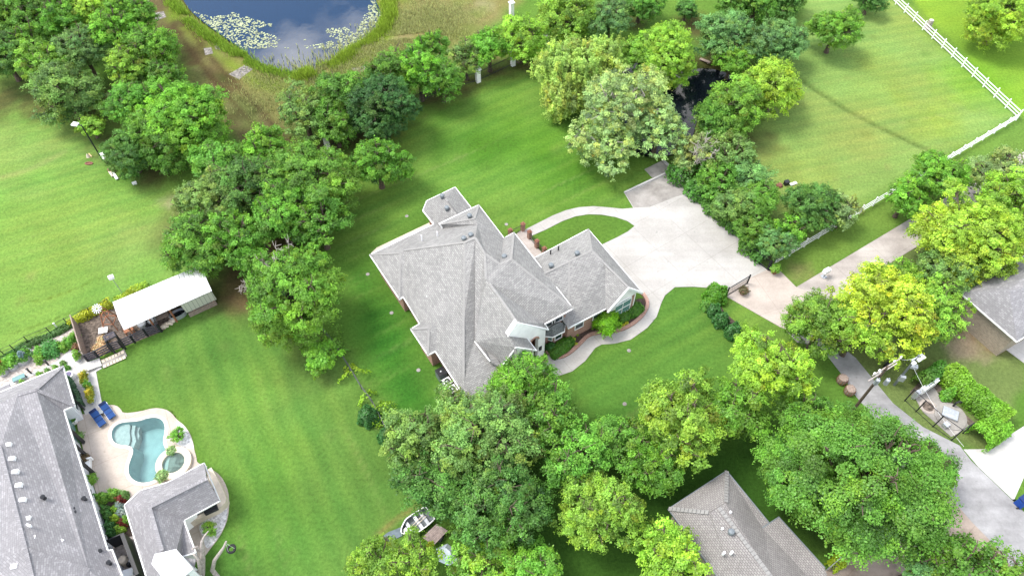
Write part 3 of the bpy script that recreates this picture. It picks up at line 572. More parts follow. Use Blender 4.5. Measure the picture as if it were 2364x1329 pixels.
# garage wing
GV = dict(G1=(1235.7,594,3.2), G2=(1358,529,3.2), Ga=(1366,578,5.4), Gb=(1249,635,5.4), G3=(1483,675,3.2), Gp=(1451.5,664.5,5.0), hv=(1397,605,5.3), he=(1397.5,712.5,3.2), gl=(1404,719,3.2), hc=(1312,757,3.2), hr=(1314,604.5,5.4), hx=(1296,740,3.2), hy=(1262,690,4.4), hz_=(1215,620,3.6))
rf3, Q3 = roof('roof', GV, [['G1','G2','Ga','hr','Gb','hz_'], ['G2','G3','Gp','Ga'], ['Ga','Gp','hv'], ['hv','Gp','gl','he'], ['hr','Ga','hv','he','hc'], ['Gb','hr','hc','hx','hy']], 'shingle', house)
GV2 = None
fascia([Q3['G1'], Q3['G2'], Q3['G3']], house); fascia([Q3['hc'], Q3['he']], house); fascia([Q3['G3'], Q3['Gp'], Q3['gl']], house, w=.14, h=.24)
mb = MB()
for a, b in [('G2','Ga'),('Gb','Ga'),('Ga','Gp'),('hr','hc')]: mb.bar(Q3[a]+Vector((0,0,.012)), Q3[b]+Vector((0,0,.012)), .22, .03)
mb.build('ridge_cap', 'ridge', house)
gw = [P(1226,602,3.2), Q3['G2'], P(1482,675,3.2), P(1404,719,3.2), P(1397.5,712.5,3.2), Q3['hc'], P(1285,740,3.2)]
gwi = walls('wall', gw, 3.1, .42, 'brick', house)
# white stuccoed garage gable with its arched window
g0, g1 = gwi[3], gwi[2]; gd = hz(g0, g1); go_ = Vector((gd.y, -gd.x, 0)); gL = (Vector((g1.x, g1.y, 0))-Vector((g0.x, g0.y, 0))).length
ct = Vector((g0.x, g0.y, 0)); pk = Q3['Gp']; ps = min(max((pk-ct).dot(gd), .5), gL-.5)
mb = MB(); pr_ = [ct+go_*.06, ct+gd*gL+go_*.06, ct+gd*gL+go_*.06+Vector((0,0,3.12)), ct+gd*ps+go_*.06+Vector((0,0,4.85)), ct+go_*.06+Vector((0,0,3.12))]
mb.face(pr_); mb.face([p-go_*.16 for p in pr_][::-1])
for i in range(5): a, b = pr_[i], pr_[(i+1) % 5]; mb.face([b, a, a-go_*.16, b-go_*.16])
mb.build('gable_wall', 'stucco', house)
wc = ct+gd*(gL*.52)+Vector((0, 0, 1.75)); gwn = window(house, wc+go_*.09, gd, 2.0, 1.9, go_, 'glassgreen', bars=1, vb=1)
mb = MB(); arc = [wc+go_*.13+gd*(math.cos(a)*1.0)+Vector((0, 0, .95+math.sin(a)*.38)) for a in [i*math.pi/10 for i in range(11)]]; mb.face(arc[::-1] if False else arc); mb.build('arch_pane', 'glassgreen', gwn)
mb = MB()
for a, b in zip(arc[:-1], arc[1:]): mb.bar(a, b, .09, .09)
mb.build('arch_trim', 'white', gwn)
mb = MB().box(wc+go_*.10+gd*1.28+Vector((0,0,.1)), (.28, .07, 2.2), ax=gd); mb.build('brick_surround', 'brick', house)
# garage front wall windows
a_, b_ = gwi[5], gwi[4]; d_ = hz(a_, b_); o_ = Vector((d_.y, -d_.x, 0)); L_ = (Vector((b_.x,b_.y,0))-Vector((a_.x,a_.y,0))).length
for t_ in (.3, .78): window(house, Vector((a_.x, a_.y, 1.9))+d_*(L_*t_)+o_*.01, d_, .9, .8, o_, bars=0)
# bay window with a slate hip roof
bp_ = W([(1258.5,793),(1276,798),(1297,787),(1303,775),(1290,762),(1262,775)]); MB().prism(bp_, 0, 2.6, cap=False).build('bay_wall', 'brick', house)
for i_, j_, nb in ((0, 1, 1), (1, 2, 1)):
    a_, b_ = bp_[i_], bp_[j_]; d_ = hz(a_, b_); o_ = Vector((d_.y, -d_.x, 0)); L_ = (b_-a_).length
    window(house, (a_+b_)/2+Vector((0, 0, 1.65))+o_*.01, d_, L_*.66, 1.35, o_, 'glassgreen' if i_ == 0 else 'glass', bars=1)
BV = dict(a=(1257,775.5,2.75), b=(1276.7,777,2.75), c=(1303,764,2.75), d=(1305,746,2.9), e=(1292,743,3.9), f=(1266,757,3.9), g=(1275,757,3.7))
rf4, Q4 = roof('roof', BV, [['a','b','g','f'], ['b','c','e','g'], ['c','d','e'], ['f','g','e']], 'shingle_slate', house); fascia([Q4['a'], Q4['b'], Q4['c'], Q4['d']], house, h=.16)
# white entry facade with tall arch, side wall, dark doorway and the low hip roof beside it
p0 = P(1256, 818, 0); FD = RA; FO = Vector((FD.y, -FD.x, 0))
def fz(px, py): q = onv(px, py, p0, FD); return ((q-p0).dot(FD), q.z)
ptsF = [fz(1256,818), fz(1257.5,764), fz(1253,758), fz(1194,744), fz(1173.5,774.5)]
tR = 0.0; topR = ptsF[1][1]; arx0, arx1 = fz(1223,800)[0], fz(1242,800)[0]
FH = [(tR, 0), (tR, ptsF[1][1]), (ptsF[3][0], ptsF[3][1]), (ptsF[4][0], ptsF[4][1]), (ptsF[4][0], 0), (arx0, 0)]
spr = fz(1241,778)[1]; ac = (arx0+arx1)/2; ar = (arx1-arx0)/2
archp = [(ac-math.cos(a)*ar, spr-.25+math.sin(a)*.5) for a in [i*math.pi/8 for i in range(9)]]
prof = FH + archp + [(arx1, 0)]
mk = lambda s, z, o=0: p0+FD*s+FO*o+Vector((0, 0, z))
mb = MB(); loc = [Vector((s, z, 0)) for s, z in prof]
for t_ in tessellate_polygon([loc]):
    q = [prof[i] for i in t_]; f3 = [mk(s, z) for s, z in q]
    if (f3[1]-f3[0]).cross(f3[2]-f3[0]).dot(FO) < 0: f3.reverse()
    mb.face(f3); mb.face([p-FO*.45 for p in f3][::-1])
for i in range(len(prof)): a, b = prof[i], prof[(i+1) % len(prof)]; mb.face([mk(*a), mk(*b), mk(*b)-FO*.45, mk(*a)-FO*.45])
mb.build('entry_facade', 'stucco', house)
mb = MB().box(mk(ac, 1.9, -1.0), (ar*2+.6, .12, 3.9), ax=FD); mb.build('front_door', 'door', house)
mb = MB()
for (s, z), (s2, z2) in zip(archp[:-1], archp[1:]): mb.bar(mk(s, z, .03), mk(s2, z2, .03), .16, .14)
mb.build('brick_arch', 'brick', house)
MB().box(mk(-.55, 1.7, .06), (.28, .1, .6), ax=FD).build('wall_lantern', 'dark', house)
fascia([Q['g1'], Q['G'], Q['g2'], Q['g3']], house, h=.16)
LV = dict(a=(1173.5,775,6.98), b=(1217,781,4.8), c=(1238,808,4.2), e=(1190,801,6.6))
rf5, Q5 = roof('roof', LV, [['a','b','c','e']], 'shingle', house); fascia([Q5['e'], Q5['c'], Q5['b']], house, h=.16)
mb = MB(); fw = [mk(-2.15, 0, 1.0), mk(-2.15, 4.1, 1.0), mk(-4.2, 6.3, 1.0), mk(-6.0, 4.2, 1.0), mk(-6.0, 0, 1.0)]; mb.face(fw[::-1]); mb.face([mk(-2.15, 0, 0), mk(-2.15, 0, 1.0), mk(-2.15, 4.1, 1.0), mk(-2.15, 4.3, 0)]); mb.build('entry_side_wall', 'stucco', house, thick=.08)
# downspouts, gable vents
mb = MB()
for px, py in ((929,707),): mb.bar(P(px, py, 0), P(px, py, 0)+Vector((0, 0, 3)), .1)
mb.build('downspout', 'white', house)
def vent_turbine(p): return MB().lathe(p, [(.2,-.2),(.18,.14),(.25,.16),(.28,.26),(.22,.38),(.01,.42)], 12)
for px, py, z in ((1021,455,4.3),(1032,483,4.2),(1084,501,6.0),(1071,553,7.5),(1087,545,7.5),(1164,595,7.0),(1332,587,5.3),(1272,615,5.3)):
    vent_turbine(P(px, py, z)).build('roof_vent', 'ventmetal', house)
for px, py, z, m_ in ((974,551,5.0,'pipewhite'),(1010,543,5.2,'pipewhite'),(987,691,4.0,'pipewhite'),(1271,585,3.7,'dark'),(1289,576,3.8,'dark')):
    q = P(px, py, z); MB().tube([q-Vector((0,0,.3)), q+Vector((0,0,.55))], .07, 8).build('vent_pipe', m_, house)
# ---------------- brick edging in front of the bed
EP = sm([(1262,811),(1276,822),(1291,827),(1313,817.5),(1336,797.5),(1355,776.5),(1377,769),(1411,767.5),(1445,759),(1474,739),(1490,719.5),(1495.5,702),(1490,687),(1481,677)], 2, False)
le, re_ = strip(W(EP), .34); ed = MB().prism(le+re_[::-1], 0, .26); tag(ed.build('brick_edging', 'brick', base=centre(le)), 'curved red brick edging between mulch bed and white walkway', 'garden edging')
# ---------------- brick piers and low rail on the back patio
def pier(px, py, lab):
    b = P(px, py); t = thing('brick_pier', lab, 'pier', b, 'brick piers around the back patio')
    MB().box(b+Vector((0, 0, .55)), (.38, .38, 1.1), rz=R(34)).build('shaft', 'brick', t); MB().box(b+Vector((0, 0, 1.13)), (.46, .46, .07), rz=R(34)).build('cap', 'rust', t)
    MB().lathe(b+Vector((0,0,1.165)), [(.18,0),(.14,.07),(.01,.12)], 8).build('finial', 'terracotta', t); return b
prs = [pier(1207,532,'square red brick pier on the lawn side of the walkway mouth'), pier(1222,550,'red brick pier opposite, right of the walkway mouth'), pier(1239,571,'red brick pier midway along the patio edge'), pier(1256,588,'low brick pier half hidden at the garage roof edge'), pier(1178,546,'brick pier half hidden by the house eave')]
rl = thing('patio_railing', 'thin black railing between the brick patio piers', 'railing', prs[1])
for a, b in ((prs[1], prs[2]), (prs[2], prs[3]), (prs[4], prs[0])):
    mb = MB(); mb.bar(a+Vector((0,0,.95)), b+Vector((0,0,.95)), .04); mb.bar(a+Vector((0,0,.15)), b+Vector((0,0,.15)), .04)
    n = int((b-a).length/.16)
    for i in range(1, n): q = a.lerp(b, i/n); mb.bar(q+Vector((0,0,.15)), q+Vector((0,0,.95)), .02)
    mb.build('rail_panel', 'dark', rl)
# ---------------- long house at the left edge
lh = thing('grey_roof_house', 'long white sided house with pale grey shingle roof at the left edge', 'house', P(60, 1150))
LVV = dict(a=(145.5,845,3.0), b=(84,900,4.9), c=(172,936,3.0), c2=(147.5,946.5,3.0), r1=(0,1035,6.6), d=(249,1270.4,3.0), e=(258.7,1268,3.0), f=(310,1400,3.0), r2=(58.7,1266,6.6), v=(206.5,1316,4.4), n0=(-260,1030,3.0), n1=(-150,985,4.6),
  h1=(-60,955,5.6), h2=(40,912.5,5.2), q1=(-300,1300,3.0), q2=(-60,1310,6.0), g=(240,1500,3.4), g2=(100,1440,6.2), q3=(-120,1420,3.4), n2=(0,905,3.2))
rf6, Q6 = roof('roof', LVV, [['a','b','h2','h1','n1','n0','n2'], ['a','c','b'], ['b','c','c2','d','v','r2','r1','h1','h2'], ['d','e','f','v'], ['v','f','g','g2','r2'], ['r2','g2','q3','q1','q2'], ['h1','r1','r2','q2','q1','n0','n1']], 'shingle_grey', lh)
fascia([Q6['n2'], Q6['a'], Q6['c'], Q6['c2'], Q6['d'], Q6['e'], Q6['f']], lh, h=.22)
mb = MB()
for a, b in [('a','b'),('b','c'),('h2','b'),('h1','r1'),('r1','r2'),('r2','v'),('r2','g2')]: mb.bar(Q6[a]+Vector((0,0,.03)), Q6[b]+Vector((0,0,.03)), .3, .05)
mb.build('ridge_cap', 'shingle_grey', lh)
ll = [P(-250,1060,3), P(0,905,3), Q6['a'], Q6['c'], Q6['c2'], Q6['d'], Q6['e'], Q6['f'], P(240,1490,3), P(-200,1480,3)]
lwi = walls('wall', ll, 2.95, .45, 'siding', lh)
for i_, ts in ((5, [(.70, .7, .9), (.86, 1.0, 1.0)]), (2, [(.3, 1.3, 1.5), (.75, 1.2, 1.5)])):
    a_, b_ = lwi[i_ if i_ == 2 else 4], lwi[3 if i_ == 2 else 5]; a_ = Vector((a_.x, a_.y, 0)); b_ = Vector((b_.x, b_.y, 0)); d_ = hz(a_, b_); o_ = Vector((d_.y, -d_.x, 0)); o_ = o_ if o_.x > 0 else -o_
    for t_, w_, h_ in ts: window(lh, a_.lerp(b_, t_)+Vector((0, 0, 1.6))+o_*.02, d_, w_, h_, o_, 'glass', bars=1)
a_, b_ = Vector((lwi[4].x, lwi[4].y, 0)), Vector((lwi[5].x, lwi[5].y, 0)); d_ = hz(a_, b_); o_ = Vector((-d_.y, d_.x, 0)); o_ = o_ if o_.x > 0 else -o_
for t_ in (.93, .55): window(lh, a_.lerp(b_, t_)+Vector((0, 0, 1.6))+o_*.02, d_, .9, 1.1, o_, 'glass', bars=1)
# covered porch glazing and dark posts
for t_, w_ in ((.04, 1.6), (.12, 1.2)): MB().box(a_.lerp(b_, t_)+o_*.05+Vector((0, 0, 1.2)), (w_, .06, 2.1), ax=d_).build('glass_door', 'glassgreen', lh)
for t_ in (.16, .27, .385):
    q = a_.lerp(b_, t_)+o_*.35; MB().bar(q, q+Vector((0, 0, 2.9)), .22).build('porch_post', 'dark', lh)
for px, py in ((15,963),(19.5,1027),(28.5,1059),(36.3,1089),(44,1120),(52.8,1154),(64.3,1197),(76,1242),(81.5,1282),(34.3,1307)):
    q = P(px, py, 6.35-abs(px-40)*.01+(0 if py > 990 else -1.4)); MB().box(q+Vector((0,0,.02)), (.46, .34, .3), rz=R(12)).build('skylight_vent', 'white', lh)
for px, py, z in ((101,1148,5.6),(171,1176,4.1),(174,1184,4.1),(195.6,1151,3.5),(185,1287,4.1),(216,1289.6,3.6),(232.6,1272.6,3.3),(252.8,1298.7,3.4)):
    MB().lathe(P(px, py, z), [(.15,-.2),(.15,.2),(.2,.22),(.01,.32)], 8).build('vent_pipe', 'dark', lh)
for px, py, z in ((70.7,1215,6.2),(146,1249,4.6),(138,1290,4.8)):
    q = P(px, py, z); MB().tube([q-Vector((0,0,.2)), q+Vector((0,0,.5)), q+Vector((.3,-.1,.5))], .09, 7).build('flue_pipe', 'pipewhite', lh)
pr1 = dict(a=(-40,1120,5.9), b=(12,1098,5.95), c=(26,1163,5.95), d=(3,1189,5.2), e=(-60,1230,5.0)); roof('porch_roof', pr1, [['a','b','c','d','e']], 'bluemetal', lh, .08)
pr2 = dict(a=(-40,1205,5.8), b=(3,1195,6.05), c=(17,1263,6.15), d=(-40,1290,5.4)); roof('porch_roof', pr2, [['a','b','c','d']], 'bluemetal', lh, .08)
gvr = dict(a=(-40,910,2.6), b=(0,895,2.9), c=(22,885,2.9), d=(25,900,2.9), e=(-40,945,2.8)); roof('porch_roof', gvr, [['a','b','c','d','e']], 'shingle_grey', lh, .1)
# ---------------- pool house
phs = thing('pool_house', 'l shaped pool house with pale grey shingle roof beside the hot tub', 'pool house', P(390, 1200))
HV = dict(a=(287,1165,2.9), b=(324.3,1131,2.9), c=(386,1113,2.9), d=(471,1068,2.9), e=(507,1155,2.9), f=(424.4,1200,2.9), g=(452,1274.6,2.9), h=(419.6,1284,2.9), i=(345,1170,4.7), j=(477,1104,4.6), k=(374,1271,4.7), l=(395,1322,4.7), m=(337,1329,2.9), n=(352,1370,2.9), o=(440,1345,2.9), p=(452,1290,2.9))
rf7, Q7 = roof('roof', HV, [['b','c','i'], ['a','b','i'], ['c','d','j','i'], ['i','j','e','f'], ['i','f','g','h','p','o','l','k'], ['a','i','k','l','n','m']], 'shingle_grey', phs)
fascia([Q7['a'], Q7['b'], Q7['c'], Q7['d']], phs, h=.16); fascia([Q7['d'], Q7['e'], Q7['f'], Q7['g'], Q7['h']], phs, h=.16); fascia([Q7['m'], Q7['a']], phs, h=.16)
walls('wall', [Q7['a'], Q7['b'], Q7['c'], P(425,1090,2.9), P(455,1175,2.9), Q7['f'], P(449,1270,2.9), Q7['h'], Q7['m']], 2.85, .5, 'stucco', phs)
for px, py in ((474,1085),(498,1145)): MB().bar(P(px, py, 0), P(px, py, 2.85), .25).build('porch_post', 'stucco', phs)
MB().bar(Q7['i'], Q7['j'], .3, .06).build('ridge_cap', 'shingle_grey', phs); MB().bar(Q7['i'], Q7['k'], .3, .06).build('ridge_cap', 'shingle_grey', phs)
# patio wall and counter curve round the pool house
wlp = W(sm([(489,1092),(505,1120),(521,1155),(524,1165),(505,1180),(470,1195),(436,1215)], 2, False)); l_, r_ = strip(wlp, .55)
tag(MB().prism(l_+r_[::-1], 0, .95).build('patio_wall', 'cream', base=centre(wlp)), 'low curved cream wall around the pool house patio', 'garden wall')
cp = W([(437,1205),(480,1180),(492,1173),(497,1181),(441,1211)]); bb = P(487,1179)
ct_ = thing('outdoor_kitchen', 'tan counter with dark built in grill under the pool house eave', 'outdoor counter', centre(cp)); MB().prism(cp, 0, .95).build('counter', M['cream'], ct_)
MB().box(P(487, 1174, 1.0), (1.1, .6, .4), rz=R(28)).build('grill', 'dark', ct_); MB().box(P(486, 1180, .85), (1.0, .1, .3), rz=R(28)).build('control_panel', 'galv', ct_)
q = P(438, 1203, 0); eg = thing('kettle_grill', 'dark green egg shaped grill in the corner of the pool house', 'grill', q)
MB().lathe(q+Vector((0,0,.7)), [(.05,-.1),(.34,.1),(.42,.35),(.34,.65),(.12,.82),(.01,.86)], 14).build('bowl', mat('dark_green_glaze', (.015,.04,.035), .25), eg, smooth=True)
mb = MB(); [mb.bar(q+Vector((math.cos(a)*.3, math.sin(a)*.3, 0)), q+Vector((math.cos(a)*.2, math.sin(a)*.2, .75)), .05) for a in (0, 1.57, 3.14, 4.71)]; mb.build('stand', 'dark', eg)
for i_, (px, py, lab) in enumerate(((488,1109,'white cushioned chair nearest the patio shrub'), (495,1122,'small white side seat in the middle of the pool house porch'), (505,1145,'white cushioned chair beside the built in grill'))):
    q = P(px, py); t = thing('patio_chair', lab, 'chair', q, 'white seats on the pool house porch'); s_ = .75 if i_ != 1 else .55
    MB().box(q+Vector((0,0,.3)), (s_, s_*1.1, .35), rz=R(-60)).build('seat', 'white', t); MB().box(q+Vector((-.35,.1,.6)), (.15, s_*1.1, .55), rz=R(-60+90)).build('backrest', 'white', t)
# white chimney block beside the pool house
CHP = [(360,1281),(376,1272),(384,1279),(406,1270),(413,1286),(443,1314),(425,1330),(393,1340),(365,1330),(353.4,1299.6)]
ch = thing('white_chimney', 'bright white stepped masonry chimney block against the pool house roof', 'chimney', P(398, 1310)); c5 = W([(360,1281),(406,1270),(443,1313),(395,1352),(354,1300)], 5.6)
MB().prism(c5, 0, 5.6).build('shaft', 'siding', ch); MB().prism(W([(366,1284),(378,1273),(390,1283),(378,1294)], 6.1), 5.6, 6.1).build('flue', 'white', ch); MB().prism(inset(c5, -.08), 5.6, 5.7).build('cap', 'siding', ch)
# ---------------- tan brick house at right
th = thing('tan_brick_house', 'tan brick house with mauve grey shingle roof at the right edge', 'house', P(2330, 720))
TV = dict(a=(2213,672,3.6), b=(2293.5,627,3.6), c=(2364,590,3.6), c2=(2480,530,3.6), d=(2348,788,3.6), e=(2364,778,3.6), e2=(2470,715,3.6), f=(2450,640,6.2), g=(2330,672,6.2))
rf8, Q8 = roof('roof', TV, [['a','b','c','c2','f','g'], ['a','g','d'], ['g','f','e2','e','d']], 'shingle_grey', th); fascia([Q8['c2'], Q8['a'], Q8['d'], Q8['e2']], th)
walls('wall', [Q8['a'], P(2480,530,3.6), P(2560,650,3.6), P(2470,715,3.6), Q8['d']], 3.5, .45, 'brick_tan', th)
# ---------------- lower right house
bh = thing('low_shingle_house', 'low house with tabbed grey brown shingle roof between the lower trees', 'house', P(1720, 1240))
BVV = dict(a=(1543,1173.8,3.0), b=(1677.5,1086,3.0), c=(1776,1206,3.0), c2=(1760,1217,3.15), d=(1798,1192.5,3.0), e=(1904,1309,3.0), e2=(1860,1345,3.6), f=(1676,1159,4.6), g=(1636,1182.5,4.6), h=(1659.5,1170.5,4.95), r=(1790,1345,4.95), r2=(1830,1400,4.95), i=(1670,1350,3.0), j=(1720,1420,3.0), k=(1930,1400,3.0), h1=(1674,1161.5,4.75), h2=(1640,1182,4.75), vm=(1700,1300,4.9))
rf9, Q9 = roof('roof', BVV, [['a','b','f','g'], ['b','c','c2','r','h','h1','f'], ['c2','d','e','k','r2','r'], ['a','g','h2','h','r','r2','j','i'], ['g','f','h1','h','h2']], 'shingle_tab', bh)
fascia([Q9['i'], Q9['a'], Q9['b'], Q9['c'], Q9['c2'], Q9['d'], Q9['e']], bh, m='ventmetal', h=.16)
mb = MB()
for a, b in [('a','g'),('b','f'),('h','r')]:
    A_, B_ = Q9[a], Q9[b]; n = int((B_-A_).length/.32)
    for i in range(n): p_ = A_.lerp(B_, (i+.5)/n); mb.box(p_+Vector((0,0,.045)), (.30, .34, .035), ax=(B_-A_)+Vector((0,0,.35)))
mb.build('ridge_cap', 'ridge', bh)
walls('wall', [Q9['a'], Q9['b'], Q9['c'], Q9['c2'], Q9['d'], Q9['e'], P(1850,1380,3), P(1720,1430,3), Q9['i']], 2.9, .4, 'brick_tan', bh)
vent_turbine(P(1686.8, 1229, 4.9)).build('roof_vent', 'ventmetal', bh)
for px, py, z in ((1684.7,1184,4.6),(1665.8,1222,4.5),(1670,1277,4.4),(1688,1276,4.6)): MB().tube([P(px, py, z)-Vector((0,0,.2)), P(px, py, z)+Vector((0,0,.35))], .1, 8).build('vent_pipe', 'pipewhite', bh)
# ---------------- metal shed with its lean-to
sh = thing('metal_shed', 'long shed with white ribbed metal roof in the brown mulch yard', 'shed', P(370, 715))
SV = dict(a=(261,697,2.5), b=(453.5,615.7,2.5), b2=(467,619,2.6), c=(478,648,3.1), d=(488.7,671.4,2.5), e=(287,761.4,2.5), f=(276,740,3.1))
def uvroof(name, V, faces, m, parent, ax):
    mb = MB(); Q = {k: P(*v) for k, v in V.items()}
    for f in faces:
        pts = [Q[k] for k in f]; u = ax; v = Vector((-ax.y, ax.x, 0)); loc = [Vector((p.x, p.y, 0)) for p in pts]
        for t in tessellate_polygon([loc]):
            q = [pts[i] for i in t]
            if (q[1]-q[0]).cross(q[2]-q[0]).z < 0: q.reverse()
            mb.face(q, [(p.dot(u), p.dot(v)) for p in q])
    # raised standing ribs along the slope
    return mb.build(name, m, parent, thick=.06), Q
sax = hz(P(261,697,2.5), P(453.5,615.7,2.5))
_, QS = uvroof('roof', SV, [['a','b','b2','c','f'], ['f','c','d','e']], 'whitemetal', sh, sax)
mb = MB(); n = 40
for i in range(n+1):
    t = i/n; A_, B_, C_ = QS['a'].lerp(QS['b2'], t), QS['f'].lerp(QS['c'], t), QS['e'].lerp(QS['d'], t); z_ = Vector((0,0,.025)); mb.bar(A_+z_, B_+z_, .05, .05); mb.bar(B_+z_, C_+z_, .05, .05)
mb.build('roof_rib', 'white', sh)
spt = [QS['a'], QS['b2'], QS['d'], QS['e']]; fl = inset(spt, .35)
MB().face([Vector((fl[0].x,fl[0].y,0)), Vector((fl[1].x,fl[1].y,0)), Vector((fl[1].x,fl[1].y,2.45)), Vector((fl[0].x,fl[0].y,2.45))]).face([Vector((fl[1].x,fl[1].y,0)), Vector((fl[2].x,fl[2].y,0)), Vector((fl[2].x,fl[2].y,2.45)), Vector((fl[1].x,fl[1].y,2.45))]).build('wall', 'wood', sh, thick=.08)
for t_ in (0, .25, .5, .75, 1): q = fl[3].lerp(fl[2], t_); MB().bar(Vector((q.x, q.y, 0)), Vector((q.x, q.y, 2.45)), .14).build('post', 'woodred', sh)
le_ = thing('lean_to', 'small pale ribbed metal lean-to joined to the right end of the shed', 'lean-to', P(460, 700))
LEV = dict(a=(417,703.7,2.3), b=(487.7,672,2.3), c=(499.5,690,.75), d=(431,721.3,.75)); _, QL = uvroof('roof', LEV, [['a','b','c','d']], 'tanmetal', le_, sax)
mb = MB()
for i in range(13): t = i/12; mb.bar(QL['a'].lerp(QL['b'], t)+Vector((0,0,.03)), QL['d'].lerp(QL['c'], t)+Vector((0,0,.03)), .05, .05)
mb.build('roof_rib', 'tanmetal', le_)
ip = inset([QL['a'], QL['b'], QL['c'], QL['d']], .12); MB().prism(ip, 0, .65, cap=False).build('wall', 'wood', le_)
# ================================================================ TREES AND PLANTS
def leaf_mesh(name, pos, nrm, size, tint, aspect=1.5, rs=None, fold=.25):
    n = len(pos); r = rs.normal(size=(n, 3)); t1 = np.cross(nrm, r); t1 /= np.linalg.norm(t1, axis=1)[:, None]+1e-9; t2 = np.cross(nrm, t1)
    s = size[:, None]; a = t1*s*aspect*.5; b = t2*s*.5
    v = np.stack([pos-a, pos-b*1.0+nrm*s*fold*.3+a*.15, pos+a, pos+b*1.0+nrm*s*fold*.3+a*.15], 1).reshape(-1, 3)
    me = bpy.data.meshes.new(name); me.vertices.add(4*n); me.vertices.foreach_set('co', v.ravel().astype(np.float32))
    me.loops.add(4*n); me.loops.foreach_set('vertex_index', np.arange(4*n)); me.polygons.add(n); me.polygons.foreach_set('loop_start', np.arange(n)*4); me.update(calc_edges=True)
    c = me.color_attributes.new('tint', 'FLOAT_COLOR', 'POINT'); cc = np.concatenate([np.repeat(tint, 4, 0), np.ones((4*n, 1))], 1); c.data.foreach_set('color', cc.ravel().astype(np.float32))
    me.materials.append(M['leaf']); return me
def crown(Rr, seed, style='oak', dens=1.0, flat=.82):
    """leafy crown of radius Rr about its own centre; uneven lobes > clumps > leaves; returns mesh and the lobe list"""
    rs = np.random.default_rng(seed); st = dict(oak=(.118, .46, 1.0), fine=(.105, .38, 1.2), willow=(.11, .5, 1.2), maple=(.108, .80, .6), airy=(.12, .38, .85))[style]
    leaf, cr, rough = st; lobes = []
    nl = int(11+Rr*{'airy': 2.4, 'maple': 6.5}.get(style, 3.0)); g = math.pi*(3-math.sqrt(5)); ph = rs.uniform(0, 6.28, 4); am = .05 if style == 'maple' else .17
    for i in range(nl):
        z = 1-1.62*(i+.5)/nl+rs.normal()*.06; z = min(.98, max(-.62, z)); rad = math.sqrt(max(0, 1-z*z)); th = i*g+rs.normal()*.45
        out = 1+am*math.sin(2*th+ph[0])+am*.8*math.sin(3*th+ph[1])+am*.5*math.sin(5*th+ph[2])
        lr = Rr*(rs.uniform(.17, .42) if style != 'maple' else rs.uniform(.16, .30))*(1 if Rr > 2 else 1.25); d = (Rr-lr*.8)*rs.uniform(.74, 1.06)*out
        lobes.append((np.array([math.cos(th)*rad*d, math.sin(th)*rad*d, z*d*flat]), lr))
    lobes.append((np.array([0, 0, 0]), Rr*(.5 if style != 'maple' else .68)))
    P_, N_, T_, S_ = [], [], [], []
    for li, (c, lr) in enumerate(lobes):
        nc = max(6, int(4*math.pi*lr*lr/(cr*cr)*{'airy': .21, 'maple': .40}.get(style, .36))); u = rs.normal(size=(nc, 3)); u[:, 2] = u[:, 2]*.8+.3; u /= np.linalg.norm(u, axis=1)[:, None]
        cc = c+u*lr*rs.uniform(.62, 1.34, nc)[:, None]*np.array([1, 1, flat])
        keep = np.ones(nc, bool)
        for lj, (c2, l2) in enumerate(lobes):
            if lj != li: keep &= (np.linalg.norm((cc-c2)/np.array([1, 1, flat]), axis=1) > l2*.7)
        cc = cc[keep]; u = u[keep]; ltint = rs.normal()*.12; lyel = max(0, rs.normal()*.08)
        for k in range(len(cc)):
            crr = cr*rs.uniform(.55, 1.3); nlv = int(30*dens*(crr/.6)**2*(.3/leaf)**1.65)
            v = rs.normal(size=(nlv, 3)); v /= np.linalg.norm(v, axis=1)[:, None]; v[:, 2] = np.abs(v[:, 2])*.8-.1; v += u[k]*.4
            rr = rs.uniform(.25, 1.0, nlv)**.6
            if style == 'willow': pp = cc[k]+v*np.array([crr*.75, crr*.75, crr*1.4])*rr[:, None]; pp[:, 2] -= rs.uniform(0, 1.1, nlv)
            else: pp = cc[k]+v*crr*rr[:, None]
            ns = rs.integers(1, 4)                        # a few shoots stick out of every clump
            for _ in range(ns):
                dv = u[k]*.8+rs.normal(size=3)*.7; dv /= np.linalg.norm(dv); m = rs.random(nlv) < .07*rough
                pp[m] = cc[k]+dv*crr*rs.uniform(.8, 1.75, m.sum())[:, None]+rs.normal(size=(m.sum(), 3))*.07
            nn = v*.5+u[k]*.35+rs.normal(size=(nlv, 3))*.42+np.array([0, 0, .38]); nn /= np.linalg.norm(nn, axis=1)[:, None]
            ct = ltint+rs.normal()*.22; yel = lyel+max(0, rs.normal()*.10)
            base = np.array([1+ct+yel*1.7, 1+ct+yel*.5, 1+ct*.8-yel])
            hi = (rs.random((nlv, 1)) < .08)*rs.uniform(.1, .5, (nlv, 1)); tt = base[None, :]*(1+rs.normal(size=(nlv, 1))*.1)*(1+hi*np.array([[1.3, .8, .6]])); P_.append(pp); N_.append(nn); T_.append(np.clip(tt, .2, 2.3)); S_.append(leaf*rs.uniform(.65, 1.35, nlv))
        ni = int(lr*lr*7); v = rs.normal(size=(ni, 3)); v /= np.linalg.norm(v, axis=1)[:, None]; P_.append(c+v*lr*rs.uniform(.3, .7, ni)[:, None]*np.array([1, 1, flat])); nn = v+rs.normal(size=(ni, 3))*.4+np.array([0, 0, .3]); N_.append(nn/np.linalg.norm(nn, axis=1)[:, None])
        T_.append(np.ones((ni, 3))*rs.uniform(.6, .95, (ni, 1))); S_.append(np.full(ni, leaf*2.0))
